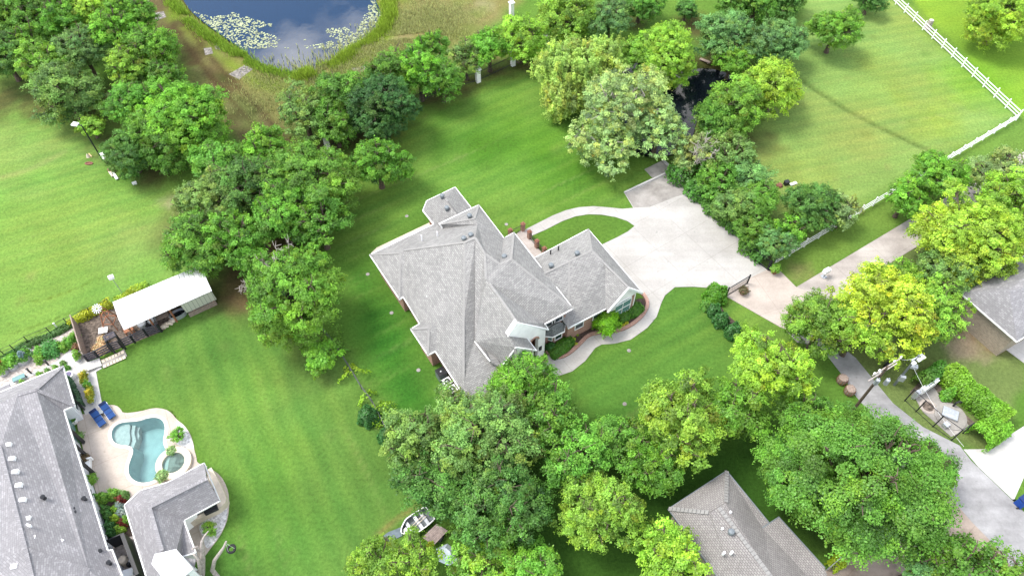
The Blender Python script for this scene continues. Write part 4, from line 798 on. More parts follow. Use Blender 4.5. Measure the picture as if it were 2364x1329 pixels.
    P_ = np.concatenate(P_); hr = np.percentile(np.hypot(P_[:, 0], P_[:, 1]), 96); P_ *= Rr/hr; lobes = [(c_*Rr/hr, l_*Rr/hr) for c_, l_ in lobes]; P_[:, 2] -= (np.percentile(P_[:, 2], 97)+np.percentile(P_[:, 2], 3))/2
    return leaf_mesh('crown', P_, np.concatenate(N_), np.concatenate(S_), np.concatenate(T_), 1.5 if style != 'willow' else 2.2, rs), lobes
def trunk_mesh(Rr, lobes, seed, hz_, m='bark', bare=False):
    rs = np.random.default_rng(seed+99); mb = MB(); r0 = Rr*.055+.07; z0 = -hz_; fork = -Rr*.35 if not bare else -hz_*.4
    mb.tube([(0,0,z0), (rs.normal()*.06, rs.normal()*.06, (z0*.8+fork*.2)), (rs.normal()*.12, rs.normal()*.12, fork)], [r0*1.5, r0*1.05, r0*.9], 9)
    sel = [l for l in lobes if l[0][2] > -Rr*.45]; rs.shuffle(sel) if False else None
    for c, lr in sel[:14]:
        a = Vector((0, 0, fork)); e = Vector(c); mid = a.lerp(e, .5)+Vector((0, 0, -.08*Rr))+Vector(rs.normal(size=3)*.06*Rr)
        mb.tube([a, mid, e], [r0*.6, r0*.33, r0*.1], 6)
        for _ in range(3): q = e+Vector(rs.normal(size=3)).normalized()*lr*.95; mb.tube([mid.lerp(e, .7), e.lerp(q, .4)+Vector(rs.normal(size=3)*.08*lr), q], [r0*.2, r0*.12, .02], 5)
    me_ = mb.build('trunk', m); return me_
PROTO = {}
def proto(style, size, var, m='bark'):
    k = (style, size, var)
    if k not in PROTO:
        Rr = {0: 1.6, 1: 2.6, 2: 3.8, 3: 5.2, 4: 7.2, 5: 9.4}[size]
        cm, lobes = crown(Rr, 1000+hash((style.__len__()*7+ord(style[0]), size, var)) % 9999 if False else 17*size+101*var+ord(style[0])*3, style)
        tk = trunk_mesh(Rr, lobes, size*5+var, Rr*1.25, m); tm = tk.data; bpy.data.objects.remove(tk); PROTO[k] = (Rr, cm, tm)
    return PROTO[k]
CL = dict(g=(.115,.285,.038), G=(.135,.335,.038), d=(.085,.215,.042), D=(.062,.165,.042), y=(.26,.47,.05), Y=(.37,.55,.05), b=(.155,.385,.04), o=(.155,.29,.07), s=(.29,.455,.16), t=(.135,.30,.09), w=(.34,.51,.11), p=(.23,.35,.12), l=(.19,.385,.048))
TN = [0]
def tree(name, px, py, zc, rpx, col_, label, style='oak', asp=1.0, flat=1.0, size=None, group=None, cat='tree', trunkm='bark'):
    c = P(px, py, zc); Rw = rpx*PX(px, py, zc)
    sz = min(range(6), key=lambda i: abs(math.log(Rw/[1.6, 2.6, 3.8, 5.2, 7.2, 9.4][i]))) if size is None else size
    TN[0] += 1; Rr, cm, tm = proto(style, sz, TN[0] % 3 if sz < 4 else TN[0] % 2, trunkm)
    t = bpy.data.objects.new(name, None); COL.objects.link(t); t.location = (c.x, c.y, 0); t.rotation_euler = (0, 0, TN[0]*2.399); WOFF[t.name] = t.location.copy(); tag(t, label, cat, group)
    s = Rw/Rr; co = CL[col_] if isinstance(col_, str) else col_
    rr = random.Random(TN[0]); j = rr.uniform(.9, 1.1); co = (co[0]*j*rr.uniform(.92, 1.08), co[1]*j, co[2]*j)
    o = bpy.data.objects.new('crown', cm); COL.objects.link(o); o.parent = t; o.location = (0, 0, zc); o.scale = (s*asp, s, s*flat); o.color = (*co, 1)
    k_ = bpy.data.objects.new('trunk', tm); COL.objects.link(k_); k_.parent = t; k_.location = (0, 0, zc); k_.scale = (s, s, zc/(Rr*1.25))
    return t
TR = [
# px,py,zc,rpx,colour,style,label,name
# --- top left woods
(5,40,6,60,'g','oak','leafy green tree cut off by the left frame edge in the upper corner','broadleaf_tree'),
(0,120,5.5,62,'d','oak','dark green tree on the left frame edge under the upper corner tree','broadleaf_tree'),
(75,25,7,60,'g','oak','mid green tree near the top left corner, second from the frame edge','broadleaf_tree'),
(140,35,7,58,'G','oak','bright green tree at the top frame edge, third from the left corner','broadleaf_tree'),
(205,15,7,55,'y','oak','yellow green tree crown touching the top frame edge above the left woods','broadleaf_tree'),
(60,100,6,52,'g','fine','green tree between the yellowish rounded tree and the corner','broadleaf_tree'),
(100,150,5.5,62,'l','oak','yellowish rounded tree on the left edge of the woods above the shaded lawn','broadleaf_tree'),
(185,110,6,55,'t','fine','grey green soft tree in the middle of the upper left woods','broadleaf_tree'),
(150,215,5,76,'o','oak','olive green tree bulging over the left lawn above the lamp post','broadleaf_tree'),
(265,70,7,58,'b','oak','bright green tree right of the yellow green top edge crown','broadleaf_tree'),
(300,32,7,56,'G','oak','feathery bright tree beside the rocky dirt track at the top','broadleaf_tree'),
(352,112,6,58,'G','oak','light green tree leaning over the dirt track below the feathery one','broadleaf_tree'),
(300,150,6,60,'l','oak','light green tree at the middle of the left woods beside the dark gap','broadleaf_tree'),
(378,175,5,42,'g','oak','small green tree along the dirt track above the big yellow topped tree','broadleaf_tree'),
(300,235,5.5,58,'g','fine','green tree on the right side of the dark bare gap','broadleaf_tree'),
(428,265,6.5,98,'b','oak','large yellow topped oak at the right tip of the left woods','oak_tree'),
(350,300,5,62,'g','oak','deep green tree below the large yellow topped oak','broadleaf_tree'),
(385,330,4.5,62,'g','oak','low green tree at the lower right tip of the left woods','broadleaf_tree'),
(295,350,4,62,'d','fine','blue green tree at the bottom tip of the left woods beside the white boards','broadleaf_tree'),
(208,290,2.5,30,'l','oak','small bush beside the lamp post on the left lawn','shrub'),
# --- middle left mass
(605,345,5.5,55,'b','oak','bright green tree below the dirt track at the top of the middle grove','broadleaf_tree'),
(500,375,5.5,60,'g','oak','green tree at the upper left of the middle grove','broadleaf_tree'),
(480,450,5.5,72,'o','oak','grey green tree on the left flank of the middle grove','broadleaf_tree'),
(565,430,6,72,'d','oak','dark green tree in the heart of the middle grove','broadleaf_tree'),
(715,420,6.5,106,'g','oak','wide green oak at the right side of the middle grove','oak_tree'),
(640,490,6.5,75,'G','oak','fresh green tree in the centre of the middle grove','broadleaf_tree'),
(450,565,5.5,84,'g','oak','green tree overhanging the white metal shed roof','broadleaf_tree'),
(545,555,6,78,'G','oak','fresh green tree between the shed and the bare dead tree','broadleaf_tree'),
(735,510,5.5,62,'g','oak','green tree at the lower right corner of the middle grove','broadleaf_tree'),
(600,530,4.5,45,'d','oak','dark green tree behind the bare dead tree','broadleaf_tree'),
(870,375,5,66,'G','oak','light green tree standing right of the middle grove on the lawn','broadleaf_tree'),
(875,245,6,90,'D','fine','very dark green tree in the middle of the pond side tree line','broadleaf_tree'),
(790,220,5.5,66,'g','oak','green tree left of the very dark tree','broadleaf_tree'),
(700,260,5,72,'o','airy','thin pale green tree over the white pillar and black fence','broadleaf_tree'),
(770,285,4.5,50,'g','oak','leafy green tree right of the white pillar and black fence','broadleaf_tree'),
(900,165,6,56,'g','oak','green tree above the very dark tree facing the pond','broadleaf_tree'),
(965,160,6,62,'b','oak','bright green tree right of the very dark tree','broadleaf_tree'),
(1020,175,5,55,'g','oak','green tree in the row just before the two pillars','broadleaf_tree'),
(990,110,5,40,'G','oak','small tree peeking above the row toward the dry pond bank','broadleaf_tree'),
(1075,130,4.5,42,'o','airy','thin grey green tree left of the twin small trees in the row','broadleaf_tree'),
(1130,105,5,50,'b','oak','small bright tree with visible trunk beside the white pillar','broadleaf_tree'),
(1200,85,5,55,'y','oak','yellow green tree at the right end of the pond side row','broadleaf_tree'),
# --- single oak and fence line
(672,680,7,116,'G','oak','big rounded oak standing alone on the lawn left of the brick house','oak_tree'),
(738,822,2.2,44,'b','oak','small round bright tree on the fence line below the big lone oak','small_tree'),
# --- bottom centre
(1205,893,5.5,84,'b','oak','bright green tree covering the entry corner of the brick house','broadleaf_tree'),
(1068,968,5.5,74,'o','fine','grey green crown below the air conditioning units','broadleaf_tree'),
(960,1010,5.5,86,'o','fine','grey green oak on the left side of the lower grove','oak_tree'),
(1120,1010,7.5,125,'o','fine','tall dark grey green oak in the middle of the lower grove','oak_tree'),
(1010,1120,6,90,'d','fine','dark oak at the lower left of the lower grove above the boat','oak_tree'),
(1160,1160,6.5,118,'d','fine','wide dark oak at the bottom of the lower grove','oak_tree'),
(1265,950,6,84,'g','oak','green tree right of the entry tree on the front lawn edge','broadleaf_tree'),
(1330,1050,6.5,86,'g','fine','mid green tree at the right side of the lower grove','broadleaf_tree'),
(1385,1185,6.5,100,'l','oak','bright yellow green tree below the lower grove','broadleaf_tree'),
(1545,1275,5,84,'y','oak','yellow green tree beside the low shingle house lower left','broadleaf_tree'),
(1575,968,7,118,'l','oak','broad bright tree at the lower edge of the front lawn','broadleaf_tree'),
(1440,1020,5,68,'g','oak','darker green tree left of the broad bright tree','broadleaf_tree'),
(1500,1075,5,66,'G','oak','green tree under the broad bright tree above the low house','broadleaf_tree'),
(1785,850,7,100,'y','oak','olive yellow tree standing left of the narrow grey lane','broadleaf_tree'),
(1700,950,5.5,76,'G','oak','green tree between the olive yellow tree and the broad bright tree','broadleaf_tree'),
(1850,965,5,64,'g','oak','green tree at the upper left of the large maple','broadleaf_tree'),
(1998,1104,8.5,184,'g','maple','very large round green maple with tufted crown in the lower right','maple_tree'),
(1850,1095,6,96,'g','maple','green maple merging with the left side of the very large one','maple_tree'),
(2140,1070,5.5,62,'g','maple','green maple branch mass over the lane at the right of the very large one','maple_tree'),
(2225,1310,6,98,'g','airy','open branched tree over the brown driveway at the lower right corner','broadleaf_tree'),
(2130,1300,5,40,'t','airy','thin leafed tree left of the lower right corner tree','broadleaf_tree'),
(2330,1330,6,90,'g','airy','green tree cut by the bottom right corner','broadleaf_tree'),
# --- bottom edge
(870,1290,3.5,62,'l','airy','pale green tree below the boat at the bottom frame edge','broadleaf_tree'),
(960,1290,4,66,'l','airy','yellowish thin tree below the boat trailer','broadleaf_tree'),
(1110,1300,4,76,'l','airy','pale green tree by the white tarp at the bottom edge','broadleaf_tree'),
(1230,1320,5,66,'G','oak','green tree on the bottom edge under the wide dark oak','broadleaf_tree'),
# --- right side
(2045,710,7,112,'Y','oak','brilliant yellow green tree beside the road junction','broadleaf_tree'),
(1905,745,5.5,74,'l','oak','green tree left of the brilliant yellow tree','broadleaf_tree'),
(1985,762,5.5,60,'y','oak','bright green crown below the brilliant yellow tree','broadleaf_tree'),
(2165,715,5,76,'l','airy','pale green tree between the yellow tree and the tan brick house','broadleaf_tree'),
(2090,640,4,48,'l','oak','small light green tree between the two big yellow green trees','broadleaf_tree'),
(2245,545,7,118,'y','oak','large yellow green tree over the road behind the tan brick house','broadleaf_tree'),
(2200,620,5,70,'o','oak','duller green tree beneath the large yellow green tree','broadleaf_tree'),
(2340,450,6,66,'y','oak','yellow green tree on the right frame edge above the large one','broadleaf_tree'),
(2310,400,5,70,'p','airy','greyish tree over the road at the right frame edge','broadleaf_tree'),
(2175,400,5,62,'b','oak','bright green tree growing over the white rail fence','broadleaf_tree'),
(2095,455,4,50,'b','oak','smaller bright tree left of the one over the white rail fence','broadleaf_tree'),
(2320,30,6,86,'y','oak','light yellow green tree at the top right corner','broadleaf_tree'),
(1932,62,5,56,'G','oak','lone round tree in the paddock near the top edge','broadleaf_tree'),
# --- top centre and small pond
(1300,35,5,66,'l','oak','light green tree at the top edge left of the bluish tree','broadleaf_tree'),
(1410,40,5,52,'t','oak','bluish green tree at the top edge beside the light green one','broadleaf_tree'),
(1480,5,4,50,'g','oak','low green tree cut by the top edge above the small pond','broadleaf_tree'),
(1325,160,5.5,84,'w','willow','pale yellow weeping willow on the lawn side of the small pond','willow_tree'),
(1390,130,4.5,50,'w','willow','second pale willow crown right of the larger willow','willow_tree'),
(1300,225,3.5,48,'w','willow','low trailing willow crown at the lower left of the larger willow','willow_tree'),
(1545,115,5,82,'y','oak','bushy yellow green tree above the dark pond','broadleaf_tree'),
(1480,120,4,50,'l','oak','smaller yellow green tree left of the bushy one above the dark pond','broadleaf_tree'),
(1440,240,7,118,'s','airy','big silvery green tree with pale branches in front of the small pond','cottonwood_tree'),
(1400,330,4.5,78,'s','airy','lower silvery tree leaning over the back lawn','cottonwood_tree'),
(1520,300,5,70,'s','airy','silvery tree on the right side by the dark water','cottonwood_tree'),
(1680,80,5.5,66,'t','oak','tall soft green tree right of the bushy yellow green tree','broadleaf_tree'),
(1690,135,4,38,'b','oak','slim bright green tree at the upper bank of the dark pond','broadleaf_tree'),
(1800,95,5,66,'t','fine','bluish rounded tree on the paddock edge','broadleaf_tree'),
(1790,195,5.5,72,'y','oak','yellow tree on the right bank of the dark pond','broadleaf_tree'),
(1700,240,5,66,'l','oak','green and yellow tree at the lower right bank of the dark pond','broadleaf_tree'),
(1655,275,4,55,'g','oak','green tree right below the dark pond','broadleaf_tree'),
(1585,20,2.5,26,'d','fine','small dark round tree near the top edge above the yellow green tree','shrub'),
(1690,10,3.5,42,'g','oak','green hedge tree at the top edge, leftmost of the dark row','broadleaf_tree'),
(1750,0,3.5,48,'g','oak','green hedge tree at the top edge, second of the dark row','broadleaf_tree'),
(1820,-5,3.5,48,'d','oak','dark hedge tree at the top edge, third of the dark row','broadleaf_tree'),
(2010,-2,3,40,'d','oak','dark bush at the top end of the white rail fence','shrub'),
# --- hedge strip by the driveway
(1620,345,4,46,'p','airy','greyish half bare tree at the head of the driveway hedge','broadleaf_tree'),
(1685,355,4.5,58,'o','oak','olive tree at the top of the driveway hedge','broadleaf_tree'),
(1580,370,2.5,24,'s','fine','small silver grey bush at the driveway corner','shrub'),
(1735,405,4,50,'t','fine','dark bluish tree on the paddock side of the driveway hedge','broadleaf_tree'),
(1660,415,3.5,48,'g','oak','green bushy tree in the driveway hedge near its head','broadleaf_tree'),
(1705,470,3.5,50,'o','oak','olive bushy tree at the middle of the driveway hedge','broadleaf_tree'),
(1755,455,4,44,'g','oak','green tree on the far side of the driveway hedge middle','broadleaf_tree'),
(1745,525,3,46,'g','oak','green bush in the lower half of the driveway hedge','broadleaf_tree'),
(1790,560,3,44,'t','fine','bluish bush at the lower end of the driveway hedge by the gate','broadleaf_tree'),
(1825,525,3,34,'b','airy','bright spiky sapling beside the end of the driveway hedge','small_tree'),
(1880,480,4,66,'d','oak','dark round tree between the hedge and the white fence','broadleaf_tree'),
(1950,485,3.5,38,'p','airy','pale willowy tree leaning on the white rail fence','broadleaf_tree'),
(1400,742,1.9,28,(.15,.36,.015),'maple','bright lime green little tree in the front flower bed','small_tree'),
(408,1003,1.1,17,'b','airy','small round shrub on white pebbles beside the pool','shrub'),
(483,1220,.9,17,'l','airy','wispy ornamental grass on the pebble bed by the pool house','shrub'),
]
for (px, py, zc, rp_, c_, st, lab, nm) in TR:
    zc *= .84; py -= .05*rp_; rp_ *= 1.06 if rp_ < 80 else .98
    big = rp_ > 110
    tree(nm, px, py, zc, rp_*1.0, c_, lab, st, flat=(.86 if rp_ > 150 else .95) if st != 'willow' else 1.0, cat='shrub' if nm == 'shrub' else 'tree', group='trees of the woods and groves' if nm not in ('shrub', 'small_tree') else None, trunkm='palebark' if nm == 'cottonwood_tree' else 'bark')
# clipped and loose bushes: dense leaf shells
def bush_mesh(name, rx, ry, h, seed, leaf=.13, dens=1.0, boxy=0., spiky=0., hang=0):
    rs = np.random.default_rng(seed); area = 2*math.pi*max(rx, ry)*h+math.pi*rx*ry; n = int(area/(leaf*leaf)*2.6*dens)
    v = rs.normal(size=(n, 3)); v /= np.linalg.norm(v, axis=1)[:, None]; v[:, 2] = np.abs(v[:, 2])
    if boxy: m = np.max(np.abs(v), axis=1)[:, None]; v2 = v/m; v = v*(1-boxy)+v2*boxy*.86
    lump = 1+.10*np.sin(v[:, 0]*7+seed)+.09*np.cos(v[:, 1]*8+seed*2)+.06*np.sin(v[:, 2]*9)
    r = (rs.uniform(.82, 1.02, n)+spiky*rs.random(n)**3)*(lump if not boxy else 1)
    pos = v*r[:, None]*np.array([rx, ry, h]); nn = v+rs.normal(size=(n, 3))*.45+np.array([0, 0, .3]); nn /= np.linalg.norm(nn, axis=1)[:, None]
    tint = np.clip(1+rs.normal(size=(n, 1))*.2, .4, 1.8)*np.ones((1, 3)); tint[:, 0] *= 1+rs.normal(size=n)*.12
    return leaf_mesh(name, pos, nn, leaf*rs.uniform(.7, 1.4, n), tint, 1.5, rs)
def bush(name, px, py, rpx, h, col_, label, cat='shrub', seed=1, asp=1, rz=0, group=None, **k):
    c = P(px, py, h*.5); c.z = 0; r = rpx*PX(px, py, 0); o = bpy.data.objects.new(name, bush_mesh(name, r*asp, r, h, seed, **k)); COL.objects.link(o); o.location = c; o.rotation_euler = (0, 0, rz)
    co = CL[col_] if isinstance(col_, str) else col_; o.color = (*co, 1); WOFF[o.name] = c; return tag(o, label, cat, group)
DK = (.045,.15,.03)
for i, (px, py, r, h, c, lab) in enumerate([(1654,675,26,2.0,(.10,.27,.02),'tallest light green round shrub at the top of the shrub row by the gate'),(1630,703,13,1.0,'g','small green shrub between the tall light one and the dark balls'),
    (1650,715,17,1.3,DK,'dark clipped ball shrub, uppermost of the three below the gate'),(1666,736,19,1.4,DK,'dark clipped ball shrub, middle of the three below the gate'),(1697,763,21,1.5,DK,'dark clipped ball shrub, lowest of the three and set apart'),
    (850,957,24,1.9,DK,'large dark round shrub on the fence line in the lower lawn'),(889,1005,18,1.6,DK,'smaller dark round shrub below the large one on the fence line'),(1278,765,8,.9,DK,'small dark shrub tucked right of the bay window')]):
    bush('round_shrub', px, py, r, h, c, lab, seed=i+3, leaf=.12)
for i, (px, py, r, a, h, lab) in enumerate([(1467,713,17,1.25,1.1,'clipped green hedge block at the right end under the arched window'),(1440,728,16,1.15,1.0,'clipped green hedge block left of the one at the arched window'),
    (1304,793,15,1.7,1.0,'clipped hedge block in front of the bay window'),(1292,806,16,1.8,1.0,'clipped hedge block along the brick edging at the entry'),(1271,800,10,1.2,1.0,'dark hedge block beside the white entry column')]):
    bush('clipped_hedge', px, py, r, h, (.075,.20,.02) if i not in (4,) else DK, lab, 'hedge', seed=20+i, asp=a, rz=R(34), leaf=.1, boxy=.75)
for i, (px, py, lab) in enumerate([(1332,771,'yellow green tuft in the mulch nearest the garage wall'),(1325,782,'lime tuft in the mulch between two yellow ones'),(1330,794,'bright yellow tuft in the mulch near the hedge block'),(1439,751,'yellow tuft left of its twin near the garage hedge'),(1447,745,'yellow tuft right of its twin near the garage hedge')]):
    bush('flowering_tuft', px, py, 4.6, .35, (.45,.45,.03) if i not in (0, 1) else (.28,.40,.03), lab, 'plant', seed=40+i, leaf=.09)
# rooftop-side flower bed at the left house
for i, (px, py, r, h, c, lab) in enumerate([(236,1148,12,.9,'l','light green bush at the upper left of the bed between the roofs'),(262,1140,13,.9,'l','light green bush at the top middle of the bed between the roofs'),(285,1142,10,.8,'o','olive bush at the top right of the bed between the roofs'),
    (279,1153,8,.9,(.19,.03,.02),'red leaved bush at the top of the bed between the roofs'),(275,1166,10,.6,(.32,.40,.34),'silvery blue plant under the red bush'),(243,1177,10,.9,'d','dark green shrub against the white siding, upper'),(265,1175,9,.6,'y','yellowish plant in the middle of the bed'),
    (280,1184,11,.6,(.36,.44,.38),'larger silvery plant beside the pool house eave'),(250,1190,10,1.0,'d','dark green shrub against the white siding, middle'),(266,1196,11,.7,'Y','bright yellow green plant in the bed centre'),(283,1208,9,.8,(.19,.03,.02),'red leaved bush lower in the bed'),
    (292,1200,10,.7,'l','light green plant right of the lower red bush'),(275,1222,12,.7,'y','yellow green plant at the bottom of the bed'),(255,1215,11,1.0,DK,'dark shrub at the lower left of the bed'),(260,1231,11,1.0,DK,'lowest dark shrub beside the gravel'),(219,1147,7,.9,'t','small bluish plant at the corner of the white siding')]):
    bush('garden_plant', px, py, r, h, c, lab, 'plant', seed=60+i, leaf=.1, spiky=.3)
# vegetable and border plants in the gravel garden
for i, (px, py, r, h, c, lab) in enumerate([(92,812,13,.9,'b','bushy green plant left of the big leafy one in the gravel garden'),(117,803,20,1.1,(.09,.28,.06),'big leafy vegetable plant in the middle of the gravel garden'),(90,828,10,.8,'l','light green plant below the bushy one in the gravel garden'),
    (145,800,11,.8,'l','light feathery plant right of the big leafy one'),(162,788,14,.9,'G','green plant near the shed yard fence, larger'),(172,776,9,.8,'l','small light plant at the corner of the shed yard fence'),(176,801,9,.6,(.22,.12,.06),'reddish brown low plant by the white path corner'),
    (51,882,5.5,.5,'l','small round plant by the path, leftmost of five'),(90,864,6.5,.5,'l','small round plant by the path, second of five'),(109,856,6,.5,'o','small round plant by the path, third of five'),(127,848,5.5,.5,'l','small round plant by the path, fourth of five'),
    (145,838,6,.5,'o','small plant behind the house corner, upper of two'),(154,848,6,.6,'g','small plant behind the house corner, lower of two'),(160,865,4,.5,'b','tiny plant by the path beside the house end wall')]):
    bush('garden_plant', px, py, r, h, c, lab, 'plant', seed=90+i, leaf=.1, spiky=.35)
# long hedges along lines
def hedge_line(name, px, width, h, col_, label, cat='hedge', seed=5, leaf=.16, dens=1., rough=.35, kind=None, below=0):
    rs = np.random.default_rng(seed); path = W(px); seg = [(path[i+1]-path[i]).length for i in range(len(path)-1)]; tot = sum(seg); n = int(tot*(width+2*h)/(leaf*leaf)*2.3*dens)
    s = rs.uniform(0, tot, n); cs = np.cumsum([0]+seg); idx = np.clip(np.searchsorted(cs, s)-1, 0, len(seg)-1); A = np.array([[p.x, p.y] for p in path]); D = (A[1:]-A[:-1])/np.array(seg)[:, None]
    base = A[idx]+D[idx]*(s-cs[idx])[:, None]; nr = np.stack([-D[idx][:, 1], D[idx][:, 0]], 1)
    th = rs.uniform(0, math.pi, n); wob_ = 1+rough*(vnoise(base[:, 0], base[:, 1], 1.3, seed)-.5)*2+rough*.6*(vnoise(base[:, 0], base[:, 1], .6, seed+3)-.5)
    sh = rs.uniform(.75, 1.05, n); cx = np.cos(th); sz_ = np.sin(th); pw = .7; ox = np.sign(cx)*np.abs(cx)**pw*width/2*sh*wob_; oz = np.abs(sz_)**pw*h*sh*wob_
    pos = np.concatenate([base+nr*ox[:, None], oz[:, None]], 1); nn = np.concatenate([nr*cx[:, None], sz_[:, None]+.25], 1)+rs.normal(size=(n, 3))*.5; nn /= np.linalg.norm(nn, axis=1)[:, None]
    cl = 1+.5*(vnoise(base[:, 0]+ox, base[:, 1], .9, seed+9)-.5); tint = np.clip((1+rs.normal(size=n)*.18)*cl, .4, 1.8)[:, None]*np.ones((1, 3)); tint[:, 0] *= 1+.5*(vnoise(base[:, 0], base[:, 1], 2, seed+19)-.4)
    c0 = centre(path); pos[:, 0] -= c0.x; pos[:, 1] -= c0.y
    o = bpy.data.objects.new(name, leaf_mesh(name, pos, nn, leaf*rs.uniform(.7, 1.4, n), tint, 1.5, rs)); COL.objects.link(o); o.location = c0; o.color = (*(CL[col_] if isinstance(col_, str) else col_), 1); return tag(o, label, cat, kind=kind)
hedge_line('ivy_bank', [(1565,392),(1612,440),(1650,478),(1690,512),(1730,556),(1775,600)], 3.4, 1.5, (.085,.22,.03), 'dense bank of dark ivy along the right edge of the driveway', None, 6, .2, 1.0, .5, kind='stuff')
hedge_line('hedge', [(2173,862),(2215,905),(2262,945),(2308,985)], 2.4, 2.1, (.17,.38,.03), 'bright green clipped hedge on the right side of the pump enclosure', seed=7, leaf=.12, rough=.15)
hedge_line('hedge', [(2305,990),(2278,1003),(2245,1022)], 2.4, 2.1, (.17,.38,.03), 'bright green hedge at the lower end of the pump enclosure', seed=8, leaf=.12, rough=.15)
hedge_line('hedge', [(2168,858),(2135,880),(2108,896)], 1.6, 1.8, (.10,.24,.03), 'darker hedge at the upper end of the pump enclosure', seed=9, leaf=.12, rough=.2)
bush('shrub', 2190, 908, 13, 1.7, 'b', 'bright shrub bulging from the hedge into the pump enclosure', seed=301, leaf=.15)
hedge_line('hedge', [(160,751),(200,733),(262,703)], .8, .8, (.38,.42,.02), 'yellow green hedge beside the brown mulch yard', seed=11, leaf=.14)
hedge_line('hedge', [(0,838),(60,802),(130,770),(172,748)], .9, .5, (.07,.16,.04), 'low dark hedge strip behind the gravel garden', seed=12, leaf=.14)
hedge_line('vine', [(266,697),(300,683),(345,662)], .9, .7, (.30,.42,.03), 'yellow green weeds behind the white metal shed', 'plant', seed=13, leaf=.14, dens=.6)
hedge_line('hedge', [(1912,1314),(1925,1304),(1940,1293)], .9, .7, (.28,.42,.02), 'bright green low hedge beside the brown driveway, lower piece', seed=14, leaf=.14)
hedge_line('hedge', [(1975,1275),(1990,1266),(2002,1256)], .9, .7, (.28,.42,.02), 'bright green low hedge beside the brown driveway, upper piece', seed=15, leaf=.14)
# espalier vines on the fence line in the lower lawn
for i, (a, b, lab) in enumerate([((757,775),(790,822),'feathery vine on the wire fence nearest the big lone oak'), ((805,846),(820,880),'bright vine clump midway down the wire fence'), ((838,915),(852,925),'small vine clump on the wire fence above the dark round shrub'), ((870,935),(898,985),'bright vine beside the two dark round shrubs')]):
    hedge_line('fence_vine', [a, ((a[0]+b[0])/2+2, (a[1]+b[1])/2), b], 2.0, .7, (.20,.38,.02) if i else (.10,.26,.03), lab, 'vine', seed=30+i, leaf=.14, dens=.33, rough=1.0)
# bare dead trees
def bare_tree(px, py, zc, rpx, label, m='palebark', seed=3, name='dead_tree', n=16):
    rs = np.random.default_rng(seed); c = P(px, py, zc); r = rpx*PX(px, py, zc); b = Vector((c.x, c.y, 0)); t = thing(name, label, 'tree', b)
    MB().tube([b, b+Vector((.1,0,zc*.35)), b+Vector((0,.1,zc*.6))], [.2, .15, .12], 8).build('trunk', m, t); mb = MB(); o = b+Vector((0,.1,zc*.6))
    for i in range(n):
        a = rs.uniform(0, 6.28); e = o+Vector((math.cos(a)*r*rs.uniform(.5, .9), math.sin(a)*r*rs.uniform(.5, .9), rs.uniform(.1, .7)*zc*.8)); mid = o.lerp(e, .5)+Vector(rs.normal(size=3)*.15*r); mb.tube([o, mid, e], [.08, .05, .025], 5)
        for _ in range(7):
            s = mid.lerp(e, rs.uniform(0, 1)); q = s+Vector(rs.normal(size=3)).normalized()*r*rs.uniform(.2, .45); q.z = max(q.z, .4); mb.tube([s, s.lerp(q, .5)+Vector(rs.normal(size=3)*.05*r), q], [.035, .026, .014], 4)
    mb.build('branches', m, t); return t
bare_tree(630, 586, 8, 50, 'bare grey dead tree between the middle grove and the big lone oak', seed=4, n=20)
bare_tree(572, 655, 2.5, 34, 'low bare dead branches at the end of the shed lean-to', seed=5, n=14)
bare_tree(1632, 335, 5, 40, 'bare grey branches rising from the driveway hedge head', seed=6, n=16)
# white barked tree over the pool house with cut limbs, and its tyre swing
wb = P(462, 1345, 0); wt = thing('white_barked_tree', 'bare pale barked tree with cut limbs rising beside the pool house', 'tree', wb)
T3 = lambda px, py, z: P(px, py, z)
MB().tube([wb, T3(466,1320,1.6), T3(468,1290,3.2), T3(467,1262,4.6)], [.3,.25,.2,.13], 10).build('trunk', 'palebark', wt)
mb = MB(); mb.tube([T3(467,1268,4.3), T3(466,1250,5.2), T3(472,1236,5.8), T3(481,1225,6.3)], [.2,.12,.08,.04], 7); mb.tube([T3(467,1272,4.2), T3(455,1262,4.8), T3(444,1266,5.2)], [.16,.12,.08], 7)
mb.tube([T3(467,1300,3), T3(455,1285,4), T3(446,1278,4.6)], [.13,.09,.07], 7); mb.tube([T3(460,1325,3), T3(461,1310,4), T3(457,1290,5), T3(448,1280,5.4)], [.16,.13,.1,.07], 7); mb.tube([T3(460,1322,3), T3(440,1318,4.5), T3(432,1332,5.4)], [.16,.12,.08], 7)
mb.tube([wb+Vector((1.8,0,0)), T3(490,1315,1.5), T3(495,1293,3), T3(508,1275,4.5), T3(517,1262,5.4), T3(522,1249,6)], [.2,.18,.15,.13,.1,.07], 9); mb.build('branches', 'palebark', wt)
ty = thing('tyre_swing', 'black tyre swing hanging from the pale cut limb', 'tyre swing', P(533,1270,0)); tcn = P(534,1266,.9); mb = MB(); rr_ = [tcn+Vector((math.cos(a)*.3, math.sin(a)*.3, .04*math.sin(2*a))) for a in [i*math.pi/9 for i in range(19)]]
mb.tube(rr_, .11, 8); mb.build('tyre', 'black', ty); mb = MB()
for a in (0, 2.1, 4.2): mb.tube([tcn+Vector((math.cos(a)*.3, math.sin(a)*.3, .1)), T3(521,1253,5.6)], .015, 4)
mb.build('rope', 'pipewhite', ty)
